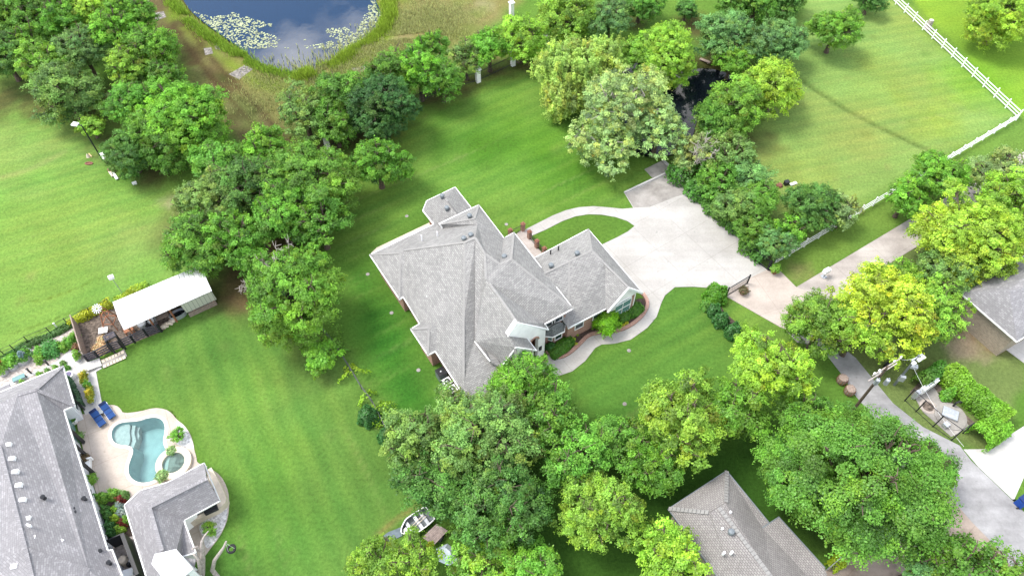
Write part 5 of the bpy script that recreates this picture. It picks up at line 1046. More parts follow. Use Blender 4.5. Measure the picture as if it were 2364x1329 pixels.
# reeds and grasses at the pond rim, lily pads on the water
def tufts(name, pts, n, w_, h, col_, label, seed, pat=.6):
    rs = np.random.default_rng(seed); path = W(pts); A = np.array([[p.x, p.y] for p in path]); seg = np.linalg.norm(A[1:]-A[:-1], axis=1); cs = np.cumsum([0, *seg]); s = rs.uniform(0, cs[-1], n); i = np.clip(np.searchsorted(cs, s)-1, 0, len(seg)-1)
    b = A[i]+(A[i+1]-A[i])/seg[i][:, None]*(s-cs[i])[:, None]+rs.normal(size=(n, 2))*w_; keep = vnoise(b[:, 0], b[:, 1], 2.5, seed) > (1-pat)*.6; b = b[keep]; n = len(b)
    hh = h*rs.uniform(.5, 1.2, n)*(0.5+vnoise(b[:, 0], b[:, 1], 3, seed+1)); ln = rs.normal(size=(n, 2))*.3*hh[:, None]; d = rs.normal(size=(n, 2)); d /= np.linalg.norm(d, axis=1)[:, None]; wd = .05
    v = np.stack([np.c_[b-d*wd, np.zeros(n)-.3], np.c_[b+d*wd, np.zeros(n)-.3], np.c_[b+ln+d*wd*.6, hh], np.c_[b+ln-d*wd*.6, hh]], 1); c0 = v.reshape(-1, 3).mean(0); c0[2] = 0; v = v-c0
    me = bpy.data.meshes.new(name); me.from_pydata([tuple(p) for p in v.reshape(-1, 3)], [], [tuple(range(4*k, 4*k+4)) for k in range(n)]); ca = me.color_attributes.new('tint', 'FLOAT_COLOR', 'POINT')
    tt = np.repeat(np.clip(1+rs.normal(size=(n, 1))*.22, .4, 1.8)*np.array([[1, 1, 1]]), 4, 0); ca.data.foreach_set('color', np.c_[tt, np.ones(len(tt))].ravel()); me.materials.append(M['leaf'])
    o = bpy.data.objects.new(name, me); COL.objects.link(o); o.location = c0; o.color = (*(CL[col_] if isinstance(col_, str) else col_), 1); return tag(o, label, kind='stuff')
tufts('reeds', [(392,0),(425,36),(470,78),(520,110),(560,132),(590,152),(650,172),(700,178)], 5000, .45, .6, (.26,.40,.05), 'light green reeds along the left shore of the pond', 50)
tufts('reeds', [(690,180),(730,170),(780,146),(830,110),(880,75),(900,40),(895,-20)], 8500, .5, .7, (.30,.42,.05), 'yellow green reeds along the right shore of the pond', 51)
tufts('dry_grass', [(600,200),(680,215),(760,195),(850,150),(930,90),(980,40),(1060,60)], 22000, 2.6, .3, (.40,.42,.17), 'dry straw coloured grass on the pond bank', 52, .8)
rs = np.random.default_rng(5); pads = []
XY = np.stack([rs.uniform(-80, -5, 150000), rs.uniform(88, 150, 150000)], 1)
sdp = sdf(XY[:, 0], XY[:, 1], PONDW)
nn_ = fbm(XY[:, 0], XY[:, 1], 4.5, 70); spl = P(600, 110); spr_ = P(860, 60); spm = P(710, 150)
near = np.exp(-np.hypot(XY[:, 0]-spl.x, (XY[:, 1]-spl.y))/13)*.62+np.exp(-np.hypot(XY[:, 0]-spr_.x, XY[:, 1]-spr_.y)/7)*.55+np.exp(-np.hypot(XY[:, 0]-spm.x, XY[:, 1]-spm.y)/6)*.4
keep = (sdp > .2) & (nn_+near*1.0-np.clip(sdp, 0, 9)*.045+np.clip(2-sdp, 0, 2)*.07 > .83) & (rs.random(len(XY)) < .42)
XY = XY[keep]; v_, f_ = [], []; pc_ = centre(PONDW)
for j, (x, y) in enumerate(XY):
    r = rs.uniform(.07, .17); a0 = rs.uniform(0, 6.28); z = -.285+rs.uniform(0, .02); k0 = len(v_)
    for q in range(6): v_.append((x-pc_.x+math.cos(a0+q*1.047)*r, y-pc_.y+math.sin(a0+q*1.047)*r, z))
    f_.append(tuple(range(k0, k0+6)))
me = bpy.data.meshes.new('lily_pads'); me.from_pydata(v_, [], f_); me.materials.append(mat('lily_leaf', (.27,.30,.17), .7, 1.2, .3)); o = bpy.data.objects.new('lily_pads', me); COL.objects.link(o); o.location = (pc_.x, pc_.y, 0); tag(o, 'pale lily pads floating near the pond shore', kind='stuff')

# ================================================================ SMALLER THINGS
UP = Vector((0, 0, 1))
def rail_fence(a, b, n, h, rails, m, label, pw=.12, rh=.12, name='rail_fence', group=None, rt=.05):
    A, B = P(*a), P(*b); t = thing(name, label, 'fence', A, group); d = hz(A, B)
    for i in range(n+1): q = A.lerp(B, i/n); pb = MB().box(q+UP*h/2, (pw, pw, h), ax=d); pb.lathe(q+UP*h, [(pw*.75,0),(pw*.75,.03),(.01,.1)], 4); pb.build('post', m, t)
    for z in rails:
        mb = MB()
        for i in range(n): mb.box(A.lerp(B, (i+.5)/n)+UP*z, ((B-A).length/n-pw, rt, rh), ax=d)
        mb.build('rail', m, t)
    return t
rail_fence((2047,-8), (2347,275), 13, 1.45, (.35,.75,1.15), 'white', 'white three rail fence running down the far side of the paddock')
rail_fence((2345,278), (1788,611), 19, 1.45, (.35,.75,1.15), 'white', 'white three rail fence between the paddock and the road verge')
# stone pillars with black panel fence along the pond side
pb_ = [(640,393),(757,342),(884,284),(1018,212),(1104,189),(1184,151),(1262,112)]; labs = ['pale pillar hidden in the middle grove left of the visible one','pale pillar with black fence under the thin pale green tree','pale pillar hidden behind the very dark tree','pale pillar half hidden behind the green row tree','pale pillar left of the twin small trees','pale pillar right of the twin small trees','pale pillar beside the pale willow']
def pillar(px, py, lab):
    b = P(px, py); t = thing('stone_pillar', lab, 'pillar', b, 'pale pillars of the black fence'); MB().box(b+UP*1.0, (.55, .55, 2.0), rz=R(30)).build('shaft', 'cream' if False else 'stucco', t)
    MB().box(b+UP*2.06, (.75, .75, .14), rz=R(30)).box(b+UP*2.17, (.5, .5, .08), rz=R(30)).build('cap', 'white', t); return b
pbs = [pillar(*p, l) for p, l in zip(pb_[1:], labs[1:])]
pillar(1181, 36, 'pale pillar alone near the top edge left of the light green tree')
fn = thing('iron_fence', 'black iron picket fence between the pale pillars', 'fence', pbs[0]); allp_ = [P(700,368)]+pbs
for a, b in zip(allp_[:-1], allp_[1:]):
    mb = MB(); L_ = (b-a).length; n = int(L_/.22)
    for z in (.25, 1.45): mb.bar(a+UP*z, b+UP*z, .05)
    for i in range(1, n): q = a.lerp(b, i/n); mb.bar(q+UP*.1, q+UP*1.6, .028)
    mb.build('fence_panel', 'dark', fn)
# driveway gates
def gate(a, b, h, lab, nm='driveway_gate'):
    A, B = P(*a), P(*b); t = thing(nm, lab, 'gate', A); mb = MB()
    for q in (A, B): mb.bar(q, q+UP*(h+.15), .13)
    mb.build('post', 'dark', t); mb = MB(); mb.bar(A+UP*.12, B+UP*.12, .06); mb.bar(A+UP*h, B+UP*h, .06); n = int((B-A).length/.14)
    for i in range(1, n): q = A.lerp(B, i/n); mb.bar(q+UP*.12, q+UP*h, .022)
    mb.build('gate_leaf', 'dark', t); return t
gate((1728,590), (1772,624), 1.5, 'open black iron gate leaf beside the hedge'); gate((1676,684), (1724,655), 1.4, 'open black iron gate leaf beside the tall light shrub')
gp = thing('gate_motor', 'black gate opener box at the foot of the hedge gate', 'gate opener', P(1776,622)); MB().box(P(1776,622)+UP*.45, (.4,.35,.9), rz=.5).build('housing', 'dark', gp); MB().box(P(1776,622)+UP*.95, (.5,.45,.1), rz=.5).build('lid', 'black', gp)
def pot(px, py, r, h, lab, m='terracotta', plant=None, ph=.5, pr=None, group=None, name='plant_pot', seed=1, cat='planter'):
    q = P(px, py); t = thing(name, lab, cat, q, group); MB().lathe(q, [(r*.68,0),(r*.8,h*.4),(r,h*.9),(r*1.08,h*.92),(r*1.08,h),(r*.9,h),(r*.86,h*.85),(.01,h*.85)], 14).build('pot', m, t)
    if plant:
        pr = pr or r*1.2; o = bpy.data.objects.new('plant', bush_mesh('plant', pr, pr, ph, seed, leaf=.1, spiky=.35)); COL.objects.link(o); o.parent = t; o.location = (0, 0, h*.8); o.color = (*(CL[plant] if isinstance(plant, str) else plant), 1)
    return t
pot(1786,629,.42,.75,'terracotta urn with a leafy plant at the gate by the white fence', plant='l', ph=.6, seed=201); pot(1714,677,.40,.7,'terracotta urn with brown stems at the gate leaf by the shrubs', plant=(.12,.11,.05), ph=.25, seed=202)
# mailbox standing at the road edge
q = P(1901,639); mb_ = thing('mailbox', 'white box on a short post at the verge edge of the road', 'mailbox', q); MB().bar(q, q+UP*.9, .14).build('post', 'galv', mb_); MB().box(q+UP*1.05, (.75,.45,.42), rz=R(30)).build('box', 'white', mb_)
MB().box(q+UP*.05, (.5,.5,.1), rz=R(30)).build('base', 'galv', mb_)
# air conditioning units
def acu(px, py, s, h, top, lab):
    q = P(px, py); t = thing('air_conditioner', lab, 'air conditioner', q, 'air conditioning units by the house wall'); rz = R(-57)
    MB().box(q+UP*h/2, (s, s, h), rz=rz).build('cabinet', 'galv' if top else 'ventmetal', t); MB().box(q+UP*(h+.03), (s*1.02, s*1.02, .06), rz=rz).build('top_panel', 'white' if top else 'dark', t)
    MB().lathe(q+UP*(h+.055), [(s*.38,0),(s*.38,.03),(s*.3,.03),(s*.3,.01),(.01,.0)], 16).build('fan_grille', 'dark' if top else 'black', t); MB().lathe(q+UP*(h+.07), [(.09,0),(.09,.03),(.01,.04)], 8).build('fan_hub', 'galv', t)
acu(1020,871,.85,1.1,False,'dark topped air conditioner, the upper of three by the brick wall'); acu(1034,892,.75,1.0,True,'white topped air conditioner, middle of three by the brick wall'); acu(1046,908,.75,.9,True,'white topped air conditioner, lowest of three at the tree edge')
# lawn valve lids
for px, py, lab in ((939,499,'pale round valve lid in the lawn left of the pavilion wing'),(849,633,'pale round valve lid at the left corner of the house'),(904,722,'pale round valve lid beside the brick bump-out'),(966,854,'bluish round valve lid in the lawn left of the air conditioners'),
    (1169,518,'pale round valve lid near the brick pier'),(1452,809,'pale round valve lid in the front lawn'),(1442,932,'pale round valve lid in the front lawn shade by the trees'),(218,892,'small white lawn light by the garden path')):
    q = P(px, py); tag(MB().lathe(q, [(.2,0),(.2,.03),(.15,.045),(.01,.05)], 14).build('valve_lid', 'stained', base=q), lab, 'valve lid' if 'valve' in lab else 'garden light')
# blue bin
q = P(2351,1164); bn = thing('wheeled_bin', 'blue wheeled bin on the grass strip at the right edge', 'bin', q); MB().box(q+UP*.55, (.62,.7,1.0), rz=.5).build('body', 'bluebin', bn); MB().box(q+UP*1.09+Vector((.02,.02,0)), (.72,.82,.1), rz=.5).build('lid', mat('dark_blue_lid', (.008,.025,.12), .4), bn)
for s in (-1, 1): MB().tube([q+Vector((-.28,s*.33,.13)), q+Vector((-.28,s*.40,.13))], .13, 10).build('wheel', 'black', bn)
mb = MB().bar(q+Vector((-.42,-.25,1.0)), q+Vector((-.42,.25,1.0)), .05); mb.build('handle', 'bluebin', bn)
# stump and three bits in the paddock
q = P(2141,66); st = thing('tree_stump', 'grey tree stump beyond the white rail fence', 'tree stump', q); MB().lathe(q, [(.6,0),(.42,.3),(.36,1.2),(.34,1.35),(.01,1.36)], 9).build('stump_wood', 'palebark', st); MB().lathe(q+UP*1.365, [(.3,0),(.01,.01)], 9).build('cut_face', 'cream', st)
for px, py, m_, nm, lab, cat in ((1799,429,'rust','stone_block','small reddish grey stone on the paddock grass','stone'),(1814,426,'dark','utility_box','small dark box between the stone and the white board in the paddock','box'),(1831,425,'white','white_board','small white board lying in the paddock','board')):
    q = P(px, py); mb = MB()
    if nm == 'stone_block': mb.lathe(q, [(.42,0),(.36,.2),(.2,.34),(.01,.38)], 7)
    elif nm == 'utility_box': mb.box(q+UP*.25, (.5,.4,.5), rz=.4).box(q+UP*.53, (.58,.46,.06), rz=.4)
    else: mb.box(q+UP*.08, (.9,.35,.08), rz=.4).box(q+UP*.16+Vector((.1,0,0)), (.5,.25,.06), rz=.7)
    tag(mb.build(nm, m_, base=q), lab, cat)
# utility poles, transformers, wires
pa = P(1971,944); ta = pa+UP*7.8; q0 = thing('utility_pole', 'dark wooden utility pole with transformer cans beside the narrow lane', 'utility pole', pa)
MB().tube([pa, pa+UP*4, ta], [.15,.13,.10], 10).build('pole', 'bark', q0); cd_ = Vector((.86,.50,0))
for z, s in ((10.2, .0), (9.3, .0)): MB().bar(ta-cd_*1.6+UP*(z-10.6)+Vector((0,.12,0)), ta+cd_*1.9+UP*(z-10.6)+Vector((0,.12,0)), .09, .1).build('crossarm', 'palebark', q0)
for dx in (-.45, .42, 0.0): c = pa+Vector((dx+.2, -.35 if dx else .45, 5.4)); MB().lathe(c, [(.01,0),(.2,.02),(.2,.7),(.15,.78),(.05,.82),(.04,1.0),(.01,1.0)], 12).build('transformer', 'galv', q0)
for i in (-1.5,-.9,.9,1.7): MB().lathe(ta+cd_*i+UP*(-.2)+Vector((0,.12,0)), [(.06,0),(.09,.08),(.05,.16),(.08,.22),(.01,.3)], 7).build('insulator', 'white', q0)
pb2 = P(2064,888); q1 = thing('light_pole', 'slim grey pole with floodlights beside the pump hedge', 'utility pole', pb2); tb = pb2+UP*5.4; MB().tube([pb2, tb], [.13,.09], 9).build('pole', 'ventmetal', q1); MB().bar(tb-cd_*.8-UP*.3, tb+cd_*.6-UP*.3, .1).build('crossarm', 'galv', q1)
for d_ in (-.7, .0, .5): MB().box(tb+cd_*d_+Vector((.15,-.2,-.45)), (.3,.3,.24), rz=.5).build('floodlight', 'white', q1)
MB().box(pb2+Vector((.3,-.1,3.6)), (.6,.4,.3), rz=-.3).build('transformer_box', 'galv', q1); MB().box(pb2+Vector((0,-.2,1.6)), (.5,.3,.7), rz=-.3).build('meter_box', 'galv', q1)
def wire(a, b, sag, lab, r=.012):
    pts = [a.lerp(b, i/12)-UP*sag*4*(i/12)*(1-i/12) for i in range(13)]; tag(MB().tube(pts, r, 4).build('overhead_wire', 'pipewhite', base=a), lab, 'wire')
wire(ta+cd_*1.7-UP*.2, tb-UP*.3, .3, 'short slack wire from the dark pole to the slim grey pole'); wire(tb-UP*1.5, P(2225,1030,.5), .5, 'pale wire running down over the pump enclosure')
for px, py, lab in ((1941,881,'upper reddish brown barrel cage beside the narrow lane'),(1958,906,'lower reddish brown barrel cage beside the narrow lane')):
    q = P(px, py); t = thing('barrel_cage', lab, 'barrel', q, 'two reddish brown barrels by the lane'); MB().lathe(q, [(.42,0),(.5,.35),(.45,.8),(.36,.86),(.01,.84)], 8).build('body', 'wood', t); mb = MB()
    for k in range(12): a = k*math.pi/6; mb.tube([q+Vector((math.cos(a)*.44, math.sin(a)*.44, 0)), q+Vector((math.cos(a)*.52, math.sin(a)*.52, .36)), q+Vector((math.cos(a)*.46, math.sin(a)*.46, .83))], .022, 4)
    mb.build('slats', 'woodred', t)
q = P(2045,848); tag(MB().box(q+UP*.3, (.5,.4,.6), rz=.6).box(q+UP*.63, (.58,.48,.06), rz=.6).build('utility_box', 'dark', base=q), 'small dark box on the grass left of the slim grey pole', 'box')
# pump enclosure contents
pe = thing('electrical_panel', 'row of white control cabinets on a frame inside the hedge', 'control cabinet', P(2125,905)); A, B = P(2104,921), P(2152,889); d = hz(A, B)
for s, w_, h_ in ((.08,.45,1.0),(.38,.7,1.1),(.66,.55,1.0),(.9,.6,1.05)): MB().box(A.lerp(B, s)+UP*(h_/2+.2), (w_, .4, h_), ax=d).build('cabinet', 'galv' if s < .2 else 'white', pe)
MB().bar(A+UP*1.4, B+UP*1.4, .06).bar(A, A+UP*1.4, .06).bar(B, B+UP*1.4, .06).build('frame', 'galv', pe)
q = P(2142,938); wl_ = thing('manhole', 'round dark manhole cover with pale concrete ring', 'manhole', q); MB().lathe(q, [(.8,0),(.78,.06),(.58,.06),(.56,.05),(.01,.05)], 22).build('ring', 'apron', wl_); MB().lathe(q+UP*.055, [(.52,0),(.5,.03),(.01,.04)], 20).build('cover', 'soil', wl_)
q = P(2194,961); wl2 = thing('concrete_hatch', 'pale square hatch on a round concrete base inside the hedge', 'hatch', q); MB().lathe(q, [(1.45,0),(1.42,.12),(.01,.13)], 26).build('base', 'stained', wl2); MB().box(q+Vector((-.1,.15,.3)), (1.35,1.05,.2), rz=-.5).build('hatch_lid', 'galv', wl2); MB().box(q+Vector((-.9,-1.0,.3)), (.5,.45,.4), rz=.5).build('control_box', 'galv', wl2)
q = P(2199,938); hy_ = thing('standpipe', 'small black standpipe with bent outlet near the pale hatch', 'standpipe', q); MB().tube([q, q+UP*.8, q+Vector((.25,0,1.0)), q+Vector((.45,0,.85))], .09, 8).build('pipe', 'dark', hy_)
pf = thing('chain_fence', 'thin black wire fence on the lane side of the pump pad', 'fence', P(2108,955)); pts = [(2088,925),(2114,950),(2153,985),(2196,1016)]; ps_ = [P(*p) for p in pts]
for p in ps_: MB().bar(p, p+UP*2.2, .08).build('post', 'dark', pf)
for a, b in zip(ps_[:-1], ps_[1:]): MB().bar(a+UP*2.15, b+UP*2.15, .045).bar(a+UP*.15, b+UP*.15, .03).build('rail', 'dark', pf)
mb = MB(); mb.bar(ps_[3]+UP*2.15, P(2222,1000)+UP*2.15, .06); mb.bar(P(2222,1000), P(2222,1000)+UP*2.2, .08); mb.build('gate_frame', 'dark', pf)
# light rail by the lower driveway
rail_fence((1908,1315), (1945,1283), 2, 1.0, (.5,.9), 'galv', 'short pale rail fence beside the brown driveway', pw=.08, rh=.08, name='low_fence')
# sun loungers, side table and patio things
def lounger(px, py, rz, lab):
    q = P(px, py, .3); q.z = .05; t = thing('sun_lounger', lab, 'sun lounger', q, 'blue sun loungers on the patio', rz)
    def part(nm, m_, boxes):
        mb = MB()
        for c, s, tl in boxes: ax = Vector((math.cos(tl), 0, math.sin(tl))); mb.box(q+Vector(c), s, ax=ax)
        return mb.build(nm, m_, t)
    part('frame', 'galv', [((.1,.33,.26),(1.9,.05,.06),0),((.1,-.33,.26),(1.9,.05,.06),0)]); part('seat_cushion', 'blue', [((-.32,0,.34),(1.15,.66,.1),0)]); part('backrest', 'blue', [((.62,0,.50),(.8,.66,.1),.45)])
    part('head_pillow', M['navy'], [((.86,0,.66),(.25,.6,.1),.45)]); part('fold_seam', M['navy'], [((.24,0,.37),(.07,.67,.08),0),((-.30,0,.385),(.05,.67,.03),0)])
    for x in (-.75, .7):
        for y in (-.3, .3): part('leg', 'galv', [((x,y,.12),(.05,.05,.25),0)])
    return t
M['navy'] = mat('navy_fabric', (.005,.015,.06), .8)
lg = reg(lounger(228,967,0,'blue sun lounger nearer the house wall')); dr_ = hz(P(238,980,.3), P(219,953,.3)); ang = math.atan2(dr_.y, dr_.x); lg.rotation_euler.z = ang
l2 = P(250,950,.3); dup(lg, (l2.x, l2.y, .05), ang, 'blue sun lounger nearer the lawn corner of the patio')
q = P(236,955); tb_ = thing('side_table', 'small grey side table between the two blue loungers', 'side table', q); MB().box(q+UP*.45, (.5,.5,.04), rz=.4).build('table_top', 'ventmetal', tb_)
for x, y in ((-.2,-.2),(.2,-.2),(.2,.2),(-.2,.2)): MB().bar(q+Vector((x,y,0)), q+Vector((x,y,.45)), .035).build('leg', 'dark', tb_)
pot(173,974,.42,.6,'white bowl planter by the glazed patio doors', 'white', plant='g', ph=.3, pr=.3, seed=210)
for i, (px, py, c, lab) in enumerate(((185,1013,'o','planter with dark green plant at the first dark porch post'),(199,1062,(.14,.10,.05),'planter with reddish plant at the second dark porch post'),(216,1111,'l','planter with bright green plant at the third dark porch post'))):
    pot(px, py, .3, .45, lab, 'dark', plant=c, ph=.5, pr=.45, seed=211+i, group='planters at the porch posts')
q = P(200,1077); pc2 = thing('cushioned_chair', 'white cushioned chair by the house wall facing the pool', 'chair', q); MB().box(q+UP*.28, (.95,.9,.4), rz=R(18)).build('seat', 'white', pc2); MB().box(q+Vector((-.5,.1,.55)), (.2,.9,.7), rz=R(18)).build('backrest', 'white', pc2)
for s in (-1, 1): MB().box(q+Vector((.1*s,.5*s,.42)), (.8,.14,.5), rz=R(18)).build('armrest', 'white', pc2)
pot(399,1043,.3,.35,'small pot of pale flowers on the patio above the hot tub', 'cream', plant='s', ph=.35, pr=.4, seed=220); pot(378,1101,.35,.35,'pot of white flowers at the pool edge below the hot tub', 'cream', plant='s', ph=.4, pr=.5, seed=221); pot(483,1092,.3,.5,'dark potted plant at the upper end of the pool house porch', 'dark', plant='d', ph=.4, seed=222); pot(511,1158,.3,.4,'potted green plant beside the built in grill', 'dark', plant='o', ph=.4, seed=223)
# galvanised oval beds
def trough(px, py, rx, ry, h, rz, c, lab, seed, plant2=None):
    q = P(px, py); t = thing('raised_bed', lab, 'raised bed', q, 'galvanised raised beds'); MB().lathe(q, [(rx,0),(rx,h),(rx-.05,h),(rx-.06,h-.08),(.01,h-.08)], 22, sy=ry/rx, rz=rz).build('trough', 'galv', t)
    o = bpy.data.objects.new('plants', bush_mesh('plants', rx*.88, ry*.88, .55, seed, leaf=.1, spiky=.4)); COL.objects.link(o); o.parent = t; o.location = (0, 0, h-.1); o.rotation_euler = (0, 0, rz); o.color = (*(CL[c] if isinstance(c, str) else c), 1)
    if plant2: o = bpy.data.objects.new('blooms', bush_mesh('blooms', rx*.45, ry*.45, .8, seed+1, leaf=.1, spiky=.3)); COL.objects.link(o); o.parent = t; o.location = (rx*.15, -ry*.1, h-.1); o.color = (*plant2, 1)
    return t
trough(11,852,.55,.95,.6,.3,'l','galvanised bed of mixed orange and green plants at the left frame edge',230,(.30,.13,.02)); trough(33,841,.55,.85,.6,.3,'b','galvanised bed with yellow green leaves, second from the left edge',232); trough(61,828,.6,.9,.6,-.3,'g','galvanised bed with dark green plant and blue leaved top',234,(.18,.27,.27))
trough(183,826,.35,.55,.5,.35,'l','small galvanised bed on the white path by the shed yard fence',236); trough(200,878,.38,.72,.55,.35,(.30,.33,.03),'galvanised bed with yellow flowers, upper of the three by the lawn wall',238,(.5,.42,.03)); trough(207,896,.36,.36,.55,0,'G','round galvanised bed with green mound between the yellow ones',240); trough(214,917,.38,.85,.55,.35,(.30,.33,.03),'galvanised bed with yellow flowers, lower of the three by the lawn wall',242,(.5,.42,.03))
q = P(166,872); tg = thing('round_drum', 'white drum with purplish lid by the house end wall', 'drum', q); MB().lathe(q, [(.42,0),(.42,.7),(.01,.7)], 16).build('body', 'white', tg); MB().lathe(q+UP*.71, [(.3,0),(.28,.04),(.01,.05)], 16).build('lid', mat('plum_lid', (.12,.10,.18), .6), tg)
# trellis with climbing plants against the end wall
A, B = P(160,880), P(196,946); trl = thing('trellis', 'dark wall trellis with climbing plants on the end wall of the grey roof house', 'trellis', A); mb = MB()
for i in range(5): q = A.lerp(B, i/4); mb.bar(q, q+UP*1.9, .1)
mb.bar(A+UP*1.9, B+UP*1.9, .08); mb.build('frame', 'dark', trl)
hv_ = hedge_line('climbing_plants', [(165,882),(180,912),(194,942)], .5, 1.5, (.06,.13,.06), None, None, 245, .12, .8); hv_.parent = trl; hv_.location = hv_.location-Vector((A.x, A.y, 0))
# path lights / bollard posts in the gravel garden
for i, (px, py, lab) in enumerate(((113,843,'short dark post at the path edge, right of two'),(73,862,'short dark post at the path edge, left of two'))): q = P(px, py); tag(MB().bar(q, q+UP*.9, .12).box(q+UP*.92, (.2,.2,.05)).build('path_light', 'dark', base=q), lab, 'path light')
gt = thing('glass_table', 'pale green glass topped bench strip beside the path', 'bench', P(50,875)); A, B = P(34,882), P(62,870); MB().box((A+B)/2+UP*.4, ((B-A).length, .5, .05), ax=B-A).build('top', 'glassgreen', gt); [MB().bar(p, p+UP*.4, .08).build('leg', 'dark', gt) for p in (A, B)]
# garden wire fence and shed-yard fences
gf = thing('wire_fence', 'black wire fence between the mown field and the gravel garden', 'fence', P(0,830)); pts = [P(-80,862),P(-30,842),P(14,822),P(38,812),P(70,793),P(120,772),P(160,752),P(214,727),P(258,707)]
for p in pts: MB().bar(p, p+UP*1.3, .06).build('post', 'dark', gf)
mb = MB(); [mb.bar(a+UP*z, b+UP*z, .025) for a, b in zip(pts[:-1], pts[1:]) for z in (.3,.8,1.25)]; mb.build('wire', 'dark', gf)
yf = thing('side_fence', 'tall grey board fence between the shed yard and the gravel garden', 'fence', P(180,750)); A, B = P(181,750), P(206,832); d = hz(A, B); mb = MB(); n = 34
for i in range(n): mb.box(A.lerp(B, (i+.5)/n)+UP*.9, ((B-A).length/n*.85, .04, 1.8), ax=d)
mb.build('boards', 'wood', yf); MB().bar(A+UP*1.82, B+UP*1.82, .1, .04).build('top_rail', 'wood', yf)
bf = thing('black_rail_fence', 'black four rail fence along the lawn side of the shed yard', 'fence', P(206,834)); pts = [P(206,836),P(229.5,827),P(260,811),P(285,803),P(312,791),P(342,776),P(374,766),P(360,742)]; M['greywood'] = mat('dark_grey_wood', (.075,.07,.085), .8, 5, .3)
for p in pts: MB().bar(p, p+UP*1.35, .16).build('post', 'dark', bf)
for z in (.3,.62,.94,1.25):
    mb = MB(); [mb.box((a+b)/2+UP*z, ((b-a).length-.16, .05, .16), ax=b-a) for a, b in zip(pts[:-1], pts[1:])]; mb.build('rail', 'greywood', bf)
ar = thing('garden_arbor', 'black slatted arbor over the gate in the black rail fence', 'arbor', P(260,812)); c4 = [P(268,817),P(291,805),P(285,795),P(262,806)]
for p in c4: MB().bar(p, p+UP*2.3, .13).build('post', 'dark', ar)
mb = MB(); [mb.bar(c4[i]+UP*2.3, c4[(i+1) % 4]+UP*2.3, .1) for i in range(4)]; mb.build('frame', 'dark', ar); mb = MB()
for i in range(9): t_ = (i+.5)/9; mb.bar(c4[0].lerp(c4[1], t_)+UP*2.38, c4[3].lerp(c4[2], t_)+UP*2.38, .06)
mb.build('slats', M['greywood'], ar)
# shed yard contents
q = P(262,750); wm = thing('garden_windmill', 'small red brown wooden windmill with white blades in the shed yard', 'windmill', q); top = q+UP*3.0
for x, y in ((-.7,-.7),(.7,-.7),(.7,.7),(-.7,.7)): MB().bar(q+Vector((x,y,0)), top+Vector((x*.15,y*.15,0)), .09).build('leg', 'woodred', wm)
mb = MB()
for z, s in ((.9,.75),(1.9,.42)):
    cr_ = [q+Vector((x*.7*(1-.85*z/3), y*.7*(1-.85*z/3), z)) for x, y in ((-1,-1),(1,-1),(1,1),(-1,1))]; [mb.bar(cr_[i], cr_[(i+1) % 4], .07) for i in range(4)]
mb.build('brace', 'woodred', wm); mb = MB(); hbp = top+Vector((-.1,-.3,.3))
for k in range(12):
    a = k*math.pi/6; e = Vector((math.cos(a), math.sin(a)*.85, math.sin(a)*.5)); s_ = Vector((-math.sin(a), math.cos(a)*.85, math.cos(a)*.5))*.11; mb.face([hbp+e*.1-s_*.2, hbp+e*.5-s_*.5, hbp+e*.5+s_*.5, hbp+e*.1+s_*.2])
mb.build('blades', 'galv', wm, thick=.02)
q = P(243,768); wt2 = thing('white_table', 'small white square table in the shed yard', 'table', q); MB().box(q+UP*.5, (.85,.7,.06), rz=.25).build('table_top', 'white', wt2)
for x, y in ((-.3,-.25),(.3,-.25),(.3,.25),(-.3,.25)): MB().bar(q+Vector((x,y,0)), q+Vector((x,y,.5)), .06).build('leg', 'white', wt2)
for i, (px, py, rx, ry, lab) in enumerate(((239,794,.5,.8,'upright clump of tan ornamental grass beside the arbor'),(236,808,.8,.45,'wider clump of tan ornamental grass below the first'))):
    q = P(px, py); o = bpy.data.objects.new('tan_grass', bush_mesh('tan_grass', rx, ry, .6, 250+i, leaf=.1, spiky=.5)); COL.objects.link(o); o.location = q; o.color = (.62,.45,.24,1); tag(o, lab, 'plant')
for px, py, lab in ((334,757,'white metal barrel stool, left of the dark one by the shed'),(357,749,'white metal barrel stool, right of the dark one by the shed')): q = P(px, py); t = thing('barrel_stool', lab, 'stool', q, 'barrel stools under the shed eave'); MB().lathe(q, [(.3,0),(.38,.3),(.3,.7),(.44,.74),(.44,.8),(.01,.82)], 12).build('body', 'galv', t); MB().lathe(q+UP*.83, [(.34,0),(.01,.03)], 12).build('seat', 'white', t)
q = P(346,753); t = thing('dark_barrel', 'dark barrel between the two white stools by the shed', 'barrel', q); MB().lathe(q, [(.3,0),(.4,.4),(.3,.8),(.01,.8)], 12).build('body', 'black', t); MB().lathe(q+UP*.2, [(.37,0),(.38,.05),(.3,.05)], 12).build('hoop', 'galv', t)
def wtable(px, py, w_, l_, rz, lab, m_='wood'):
    q = P(px, py); t = thing('wooden_table', lab, 'table', q, rz=0); mb = MB()
    for i in range(5): mb.box(q+Vector((math.cos(rz+1.571)*(i-2)*w_/5, math.sin(rz+1.571)*(i-2)*w_/5, .75)), (l_, w_/5*.9, .05), rz=rz)
    mb.build('table_top', m_, t)
    for sx in (-1, 1):
        for sy in (-1, 1): o_ = Vector((math.cos(rz)*l_*.42*sx-math.sin(rz)*w_*.4*sy, math.sin(rz)*l_*.42*sx+math.cos(rz)*w_*.4*sy, 0)); MB().bar(q+o_, q+o_+UP*.73, .08).build('leg', m_, t)
wtable(303,769,.7,.9,R(34),'reddish wooden bench table at the lower left corner of the shed','woodred'); wtable(377,740,.75,1.5,R(34),'long greyish wooden table under the shed eave')
